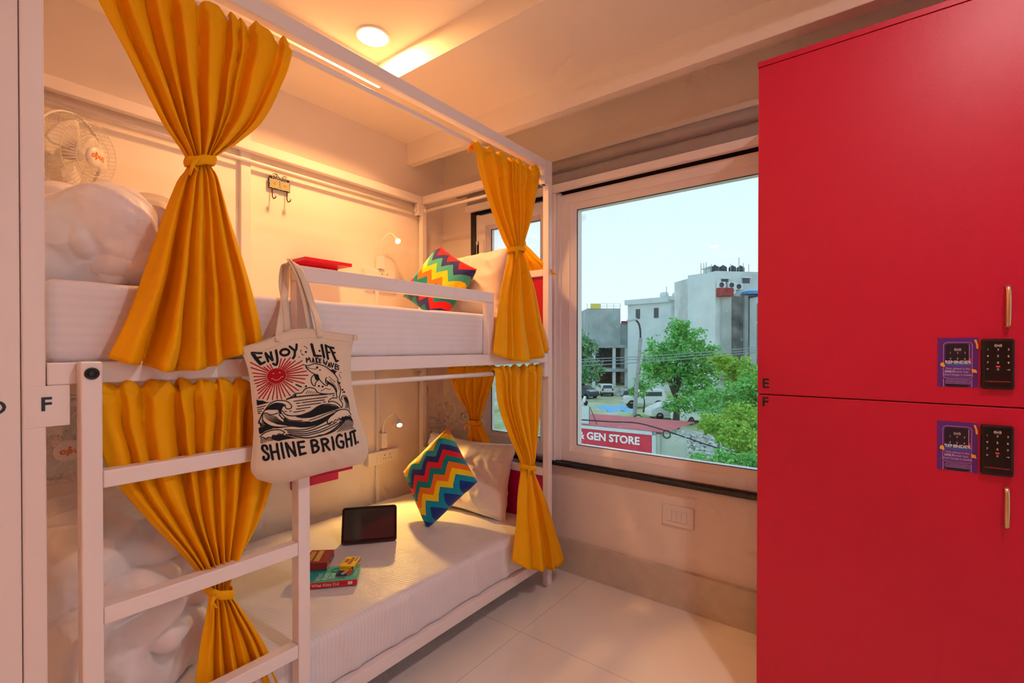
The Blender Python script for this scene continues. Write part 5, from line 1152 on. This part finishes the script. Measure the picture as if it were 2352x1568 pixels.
# trees and shrubs
def tk(px, D, py_top, r, lean=0): b0 = G(px, D); top = W(px+lean, py_top, D); return [(b0, r), (b0.lerp(top, .5)+RT*.1, r*.75), (top, r*.4)]
tree('hazy green tree at the left edge of the window view', [tk(1338, 58, 800, .25)], [(W(1335, 800, 58), 2.2, 2, 2.4), (W(1352, 848, 57), 2.0, 2, 1.7), (W(1340, 862, 56), 2.2, 1.6, 1.2)], 4500, .26, L_bl, 1)
D = 36; br = [tk(1552, D, 900, .30, -2), [(W(1550, 905, D), .2), (W(1528, 850, D), .14), (W(1508, 800, D), .06)], [(W(1551, 900, D), .2), (W(1575, 840, D), .13), (W(1600, 800, D), .06)], [(W(1551, 910, D), .18), (W(1552, 840, D), .12), (W(1560, 770, D), .05)], [(W(1530, 855, D), .1), (W(1495, 830, D), .05)]]
tree('large bright green tree in the middle of the window view', br, [(W(1520, 820, D), 1.7, 1.6, 1.6), (W(1580, 800, D), 2.0, 1.8, 1.9), (W(1562, 757, D), 1.2, 1.1, .95), (W(1500, 850, D), 1.2, 1.2, .9), (W(1600, 880, D), 1.5, 1.4, 1.8), (W(1545, 860, D), 1.8, 1.2, 1.0), (W(1632, 830, D), 1.3, 1.2, 1.5), (W(1560, 930, D-1), 1.3, 1, .8)], 17000, .15, L_mid, 2)
D = 30; tree('yellow-green tree in front of the tall block', [tk(1700, D, 850, .15)], [(W(1690, 850, D), 1.5, 1.2, 1.0), (W(1660, 830, D), 1.0, 1, .6), (W(1720, 880, D), 1.2, 1.2, 1.2)], 6000, .14, L_lt, 3)
D = 21; tree('leafy green tree at the right edge of the window view', [tk(1725, D, 940, .09, -20)], [(W(1700, 905, D), 1.1, 1, .75), (W(1660, 960, D), 1.0, .9, .7), (W(1720, 960, D), 1.0, .9, .9), (W(1750, 900, D), 1.2, 1, 1.2), (W(1625, 920, D+4), 1.0, 1, .7), (W(1680, 1000, D), .9, .8, .6)], 13000, .10, L_mid, 4)
D = 17; tree('yellow-green shrub behind the shop wall', [tk(1690, D, 1010, .05, -14)], [(W(1700, 950, D+2), .9, .8, .5), (W(1690, 1000, D), .95, .8, .55), (W(1640, 975, D+1), .7, .7, .45), (W(1730, 1040, D), .8, .7, .6)], 8500, .08, L_lt, 5, 'shrub', 'shrub')
D = 13.5; tree('low green shrub under the window sill on the right', [tk(1670, D, 1075, .04)], [(W(1660, 1065, D), .95, .8, .42), (W(1610, 1075, D), .6, .6, .30), (W(1725, 1075, D), .7, .7, .45), (W(1590, 1062, D+1), .45, .5, .3)], 10000, .065, L_mid, 6, 'shrub', 'shrub')
D = 45; tree('small green shrub beside the rubble heap', [tk(1478, D, 905, .08)], [(W(1478, 880, D), 1.2, 1.0, .8), (W(1462, 900, D), 1.0, .8, .6)], 2000, .12, L_mid, 7, 'shrub', 'shrub')

# street lamp and cables
D = 23; P = [W(1455, 1010, D), W(1459, 930, D), W(1466, 840, D), W(1470, 790, D), W(1471, 765, D), W(1468, 745, D), W(1461, 735, D)]; t = thing('street_lamp', 'tall concrete street lamp pole with a curved arm', 'street lamp', G(1453, D))
K = [(i/6, p) for i, p in enumerate(P)]
b = nb(); tube(b, [G(1453, D)]+[cat(K, i/24) for i in range(15)], [.10]*6+[.085]*10, 9); obj('pole', b, mat('lamp_pole', (.36, .37, .37), .8, var=.3, vscale=6), t)
b = nb(); tube(b, [cat(K, i/24) for i in range(14, 25)], .05, 8); obj('arm', b, M_tank, t)
b = nb(); p = W(1455, 734, D); box(b, -.32, .16, -.10, .10, -.06, .07, .04, WF(p)@Matrix.Rotation(-.2, 4, 'Y'), 2); obj('lamp_head', b, M_conc, t)
b = nb(); 
for k in range(7):
    c_ = W(1466, 960+k*1.5, D-.2); r_ = .16+.02*k; tube(b, [c_+RT*(r_*math.cos(a))+Vector((0, 0, r_*1.1*math.sin(a)))+FH*.02*k for a in [q*math.pi/9 for q in range(18)]], .012, 4, closed=True)
obj('cable_coil', b, M_rubber, t)
M_cable = mat('grey_cable', (.30, .34, .36), .7)
for lab, (a, c), Dd, r_ in (('topmost of the three overhead cables crossing the view', ((1310, 826), (1760, 795)), 26, .022), ('middle one of the three overhead cables crossing the view', ((1310, 832), (1760, 801)), 26, .022), ('lowest of the three overhead cables crossing the view', ((1310, 841), (1760, 806)), 26, .022)):
    b = nb(); A_, B_ = W(*a, Dd-2), W(*c, Dd+3); tube(b, [A_.lerp(B_, k/20)-Vector((0, 0, .10*math.sin(math.pi*k/20))) for k in range(21)], r_, 5); tag(obj('overhead_cable', b, M_cable), lab, 'cable')
b = nb(); KK = [(i/6, W(x, y, 15.7)) for i, (x, y) in enumerate(((1310, 962), (1400, 968), (1462, 971), (1520, 986), (1580, 1006), (1640, 1026), (1700, 1040)))]; tube(b, [cat(KK, k/30) for k in range(31)], .022, 6); tag(obj('overhead_cable', b, M_rubber), 'thick black cable sagging in front of the red roof', 'cable')

# shop with the red roof
sh = thing('shop', 'roadside shop with a red sheet roof and red sign board', 'shop', G(1450, 17.5))
FL, FR = W(1290, 971.5, 18.0), W(1507, 992, 16.1); FL.z = FR.z = (FL.z+FR.z)/2; ax = (FR-FL).normalized(); ay = Vector((-ax.y, ax.x, 0))
if ay.dot(FH) < 0: ay = -ay
MS = Matrix.Translation(FL) @ Matrix((ax, ay, Vector((0, 0, 1)))).transposed().to_4x4(); LS = (FR-FL).length
def S(px, py, dy=0):
    d = W(px, py, 10)-CAM; o = FL+ay*dy; k = (o-CAM).dot(ay)/d.dot(ay); return loc(MS, CAM+d*k)
b = nb(); box(b, 0, LS, -.04, .06, -.11, 0, 0, MS); box(b, LS-.13, LS, -.04, .06, -.85, 0, 0, MS); obj('sign_frame', b, M_render, sh)
q = S(1497, 1040); b = nb(); box(b, 0, LS-.13, .0, .03, q.z, -.11, 0, MS); so = obj('sign_board', b, mat('red_sign', (.72, .03, .07), .6, var=.12, vscale=2), sh)
b = nb(); w0, w1 = S(1334, 1000), S(1463, 1012); 
text(b, '& GEN STORE', .37, MS @ Matrix.Translation(((w0.x+w1.x)/2, -.012, (w0.z+w1.z)/2)) @ Matrix.Rotation(math.pi/2, 4, 'X'), off=.012); obj('sign_lettering', b, mat('sign_white', (.88, .88, .90), .5), so)
b = nb(); RFx = LS+.20; nrib = 60
for k in range(nrib):
    x0_, x1_ = lerp(-.3, RFx+1.0*0, k/nrib), lerp(-.3, RFx, (k+1)/nrib); pts = []
    for y_ in (-.02, 3.2):
        sh_ = (.9 if y_ > 1 else 0); 
        for x_, z_ in ((x0_, .0), ((x0_+x1_)/2, .05), (x1_, .0)): pts.append(b.verts.new(MS @ Vector((x_*(1+.10*(y_ > 1)), y_, z_-.02-(.05 if y_ > 1 else 0)))))
    b.faces.new([pts[0], pts[1], pts[4], pts[3]]); b.faces.new([pts[1], pts[2], pts[5], pts[4]])
o = obj('roof_sheet', b, mat('red_roof_sheet', (.68, .16, .18), .5, var=.15, vscale=1.5), sh, recalc=False)
b = nb(); box(b, LS+.0, LS+.12, .02, 2.3, GZ-(FL.z), -.06, 0, MS); box(b, LS, LS+.95, .10, .22, GZ-FL.z, -.08, 0, MS); obj('side_wall', b, mat('pale_green_wall', (.55, .62, .56), .9, var=.18, vscale=1.2), sh)
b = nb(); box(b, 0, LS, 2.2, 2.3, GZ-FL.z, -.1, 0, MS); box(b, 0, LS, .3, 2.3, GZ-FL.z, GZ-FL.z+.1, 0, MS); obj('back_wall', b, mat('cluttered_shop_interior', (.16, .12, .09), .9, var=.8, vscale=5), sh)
for px, py in ((1350, 1027), (1371, 1030), (1474, 1043)):
    b = nb(); q = S(px, py, .35); lathe(b, [(0, -.055), (.045, -.03), (.055, 0), (.045, .035), (.018, .07), (0, .08)], MS @ Matrix.Translation(q), 12, False); obj('light_bulb', b, mat('shop_bulb', (1, .9, .6), .5, emit=(1, .85, .45), estr=7), sh)
b = nb(); q = S(1531, 997, .08); tube(b, [MS @ Vector((q.x+.12*math.cos(a), .08-.0, q.z+.13*math.sin(a))) for a in [k*math.pi/10 for k in range(20)]], .018, 5, closed=True); obj('cable_coil', b, M_rubber, sh)
wp = thing('signboard', 'blank white board standing on the shop roof edge', 'sign', W(1340, 974, 17.2)); b = nb(); p, q = S(1300, 930, .15), S(1355, 973, .15); box(b, p.x, q.x, .1, .16, q.z, p.z, .005, MS); obj('board', b, M_render, wp); b = nb(); tube(b, [MS @ Vector((q.x+.02, .1, p.z)), MS @ Vector((q.x+.30, .1, q.z))], .012, 5); tube(b, [MS @ Vector((q.x+.005, .09, p.z)), MS @ Vector((q.x+.005, .09, q.z))], .012, 5); obj('strut', b, M_rubber, wp)

# vehicles
M_carw = mat('white_car_paint', (.78, .80, .82), .35, coat=.5); M_card = mat('dark_car_paint', (.05, .06, .08), .35, coat=.5); M_tyre = mat('tyre', (.02, .02, .022), .8)
def car(label, px, D, yaw, prof, glass, L, Wd, m, wheels, wr=.32, nm='car'):
    o = G(px, D); M = WF(o, yaw); t = thing(nm, label, 'car', o)
    b = nb(); prism(b, [((x-.5)*L, z) for x, z in prof], -Wd/2, Wd/2, M); bmesh.ops.bevel(b, geom=b.edges[:], offset=.07, segments=2, affect='EDGES'); obj('body', b, m, t)
    for g in glass:
        b = nb(); prism(b, [((x-.5)*L, z) for x, z in g], -Wd/2-.012, Wd/2+.012, M); obj('side_window', b, M_dkw, t)
    for x in wheels:
        for s in (-1, 1):
            b = nb(); lathe(b, [(wr, 0), (wr, .2), (wr*.6, .21), (wr*.55, .17), (0, .17)], M @ Matrix.Translation(((x-.5)*L, s*(Wd/2-.17), wr)) @ Matrix.Rotation(-s*math.pi/2, 4, 'X'), 18); obj('wheel', b, M_tyre, t)
    return t, M
hatch = [(0, .3), (1, .3), (1, .75), (.97, .95), (.78, 1.02), (.66, 1.45), (.2, 1.5), (.03, 1.0), (0, .8)]; hg = [[(.10, 1.02), (.22, 1.40), (.62, 1.37), (.72, 1.02)]]
t, M = car('small white hatchback seen from behind on the muddy lot', 1389, 61, 92, hatch, hg, 3.4, 1.5, M_carw, (.17, .82))
Lh = 3.4
b = nb(); prism(b, [(-.62, .0), (.62, .0), (.52, .38), (-.52, .38)], 0, .03, M @ Matrix.Translation((-Lh/2+.06, 0, 1.03)) @ Matrix.Rotation(-math.pi/2, 4, 'Z') @ Matrix.Rotation(-.25, 4, 'X')); obj('rear_window', b, M_dkw, t)
for s in (-1, 1): b = nb(); box(b, -Lh/2-.02, -Lh/2+.1, s*.62-.1, s*.62+.1, .72, .98, .02, M); obj('tail_light', b, M_brick, t)
b = nb(); box(b, -Lh/2-.05, -Lh/2+.1, -.72, .72, .32, .52, .03, M); obj('bumper', b, M_tank, t)
t, M = car('dark car with a pale bonnet at the left edge of the lot', 1338, 58, -50, hatch, hg, 3.9, 1.7, M_card, (.17, .82)); b = nb(); prism(b, [((.98-.5)*3.9, .80), ((.97-.5)*3.9, .99), ((.76-.5)*3.9, 1.06), ((.76-.5)*3.9, .80)], -.75, .75, M); obj('bonnet', b, M_carw, t)
car('dark car parked behind the white jeep', 1470, 56, 168, hatch, hg, 3.8, 1.6, M_card, (.17, .82))
jeep = [(0, .45), (1, .45), (1, 1.05), (.98, 1.15), (.66, 1.2), (.60, 1.85), (.05, 1.9), (0, 1.2)]
t, M = car('white jeep with a long side window parked on the lot', 1479, 48.5, 175, jeep, [[(.10, 1.25), (.10, 1.68), (.50, 1.66), (.50, 1.25)]], 4.0, 1.7, M_carw, (.18, .83), .42, 'jeep')
car('white car parked behind the red roof under the big tree', 1540, 41, 6, [(0, .3), (1, .3), (1, .8), (.8, .95), (.66, 1.35), (.3, 1.4), (.12, 1.0), (0, .9)], [[(.2, 1.0), (.32, 1.32), (.62, 1.28), (.72, 1.0)]], 4.0, 1.6, M_carw, (.18, .82))
car('white car half hidden behind the big tree trunk', 1592, 39, 30, hatch, hg, 3.6, 1.6, M_carw, (.17, .82))
sc_ = thing('scooter', 'white scooter at the left edge of the lot above the blank board', 'scooter', G(1336, 50)); Mq = WF(G(1336, 50), 30)
b = nb(); prism(b, [(-.5, .3), (.0, .3), (.35, .35), (.5, .9), (.42, 1.0), (.2, .5), (-.1, .5), (-.15, .8), (-.7, .85), (-.75, .55)], -.15, .15, Mq); obj('body', b, M_carw, sc_)
for x in (-.5, .55): b = nb(); lathe(b, [(.25, 0), (.25, .1), (0, .1)], Mq @ Matrix.Translation((x, .05, .25)) @ Matrix.Rotation(math.pi/2, 4, 'X'), 14); obj('wheel', b, M_tyre, sc_)
# rubble, tarp
def heap(name, label, cat_, px, D, rx, ry, h, m, n, seed, ps):
    rnd = random.Random(seed); b = nb(); o = G(px, D)
    for i in range(n):
        a = rnd.uniform(0, 2*math.pi); r = math.sqrt(rnd.random()); p = o+RT*rx*r*math.cos(a)+FH*ry*r*math.sin(a)+Vector((0, 0, h*(1-r)*rnd.uniform(.4, 1)))
        s = ps*rnd.uniform(.4, 1.3); box(b, -s, s, -s*.7, s*.7, -s*.5, s*.5, 0, Matrix.Translation(p) @ Matrix.Rotation(rnd.uniform(0, 6), 4, Vector((rnd.random(), rnd.random(), rnd.random()+.1)).normalized()))
    tag(obj(name, b, m), label, cat_, kind='stuff')
M_rub = mat('pale_rubble', (.62, .64, .62), .9, var=.4, vscale=2)
heap('rubble', 'heap of pale rubble beside the hatchback', 'rubble', 1428, 61, 1.4, 1.8, 1.1, M_rub, 260, 3, .16)
heap('rubble', 'strewn pale rubble on the ground right of the shop wall', 'rubble', 1610, 30, 2.6, 4.5, .5, M_rub, 800, 4, .13)
b = nb(); grid(b, lambda u, v: (G(1385+u*75, 25.5)+FH*(v*2.6)+Vector((0, 0, .25+.18*noise.noise(Vector((u*6, v*4, 0)))+2.45))), 16, 6); tag(obj('tarpaulin', b, mat('blue_tarp', (.12, .42, .72), .5)), 'blue tarpaulin spread behind the red roof', 'tarpaulin')

# raindrops on the outside of the glass
rnd = random.Random(5); b = nb()
for i in range(1500):
    z = .74+(2.16-.74)*rnd.random()**1.7; y = rnd.uniform(.42, 1.42)
    if rnd.random() < (z-1.3)*.75: continue
    r = rnd.choice((.0006, .0008, .0011, .0016)); st = rnd.choice((1, 1, 1.4, 2.2))
    c_ = b.verts.new((2.4885+r*.6, y, z)); ring = [b.verts.new((2.4876, y+r*math.cos(a), z+r*st*math.sin(a))) for a in [k*math.pi/3 for k in range(6)]]
    for k in range(6): f = b.faces.new([c_, ring[k], ring[(k+1) % 6]]); f.smooth = True
m = bpy.data.materials.new('rain_water'); m.use_nodes = True; p_ = m.node_tree.nodes['Principled BSDF']; p_.inputs['Transmission Weight'].default_value = 1; p_.inputs['IOR'].default_value = 1.33; p_.inputs['Roughness'].default_value = .03; p_.inputs['Base Color'].default_value = (.9, .95, 1, 1)
tag(obj('raindrops', b, m, recalc=True), 'raindrops scattered over the large window pane', 'raindrops', kind='stuff')
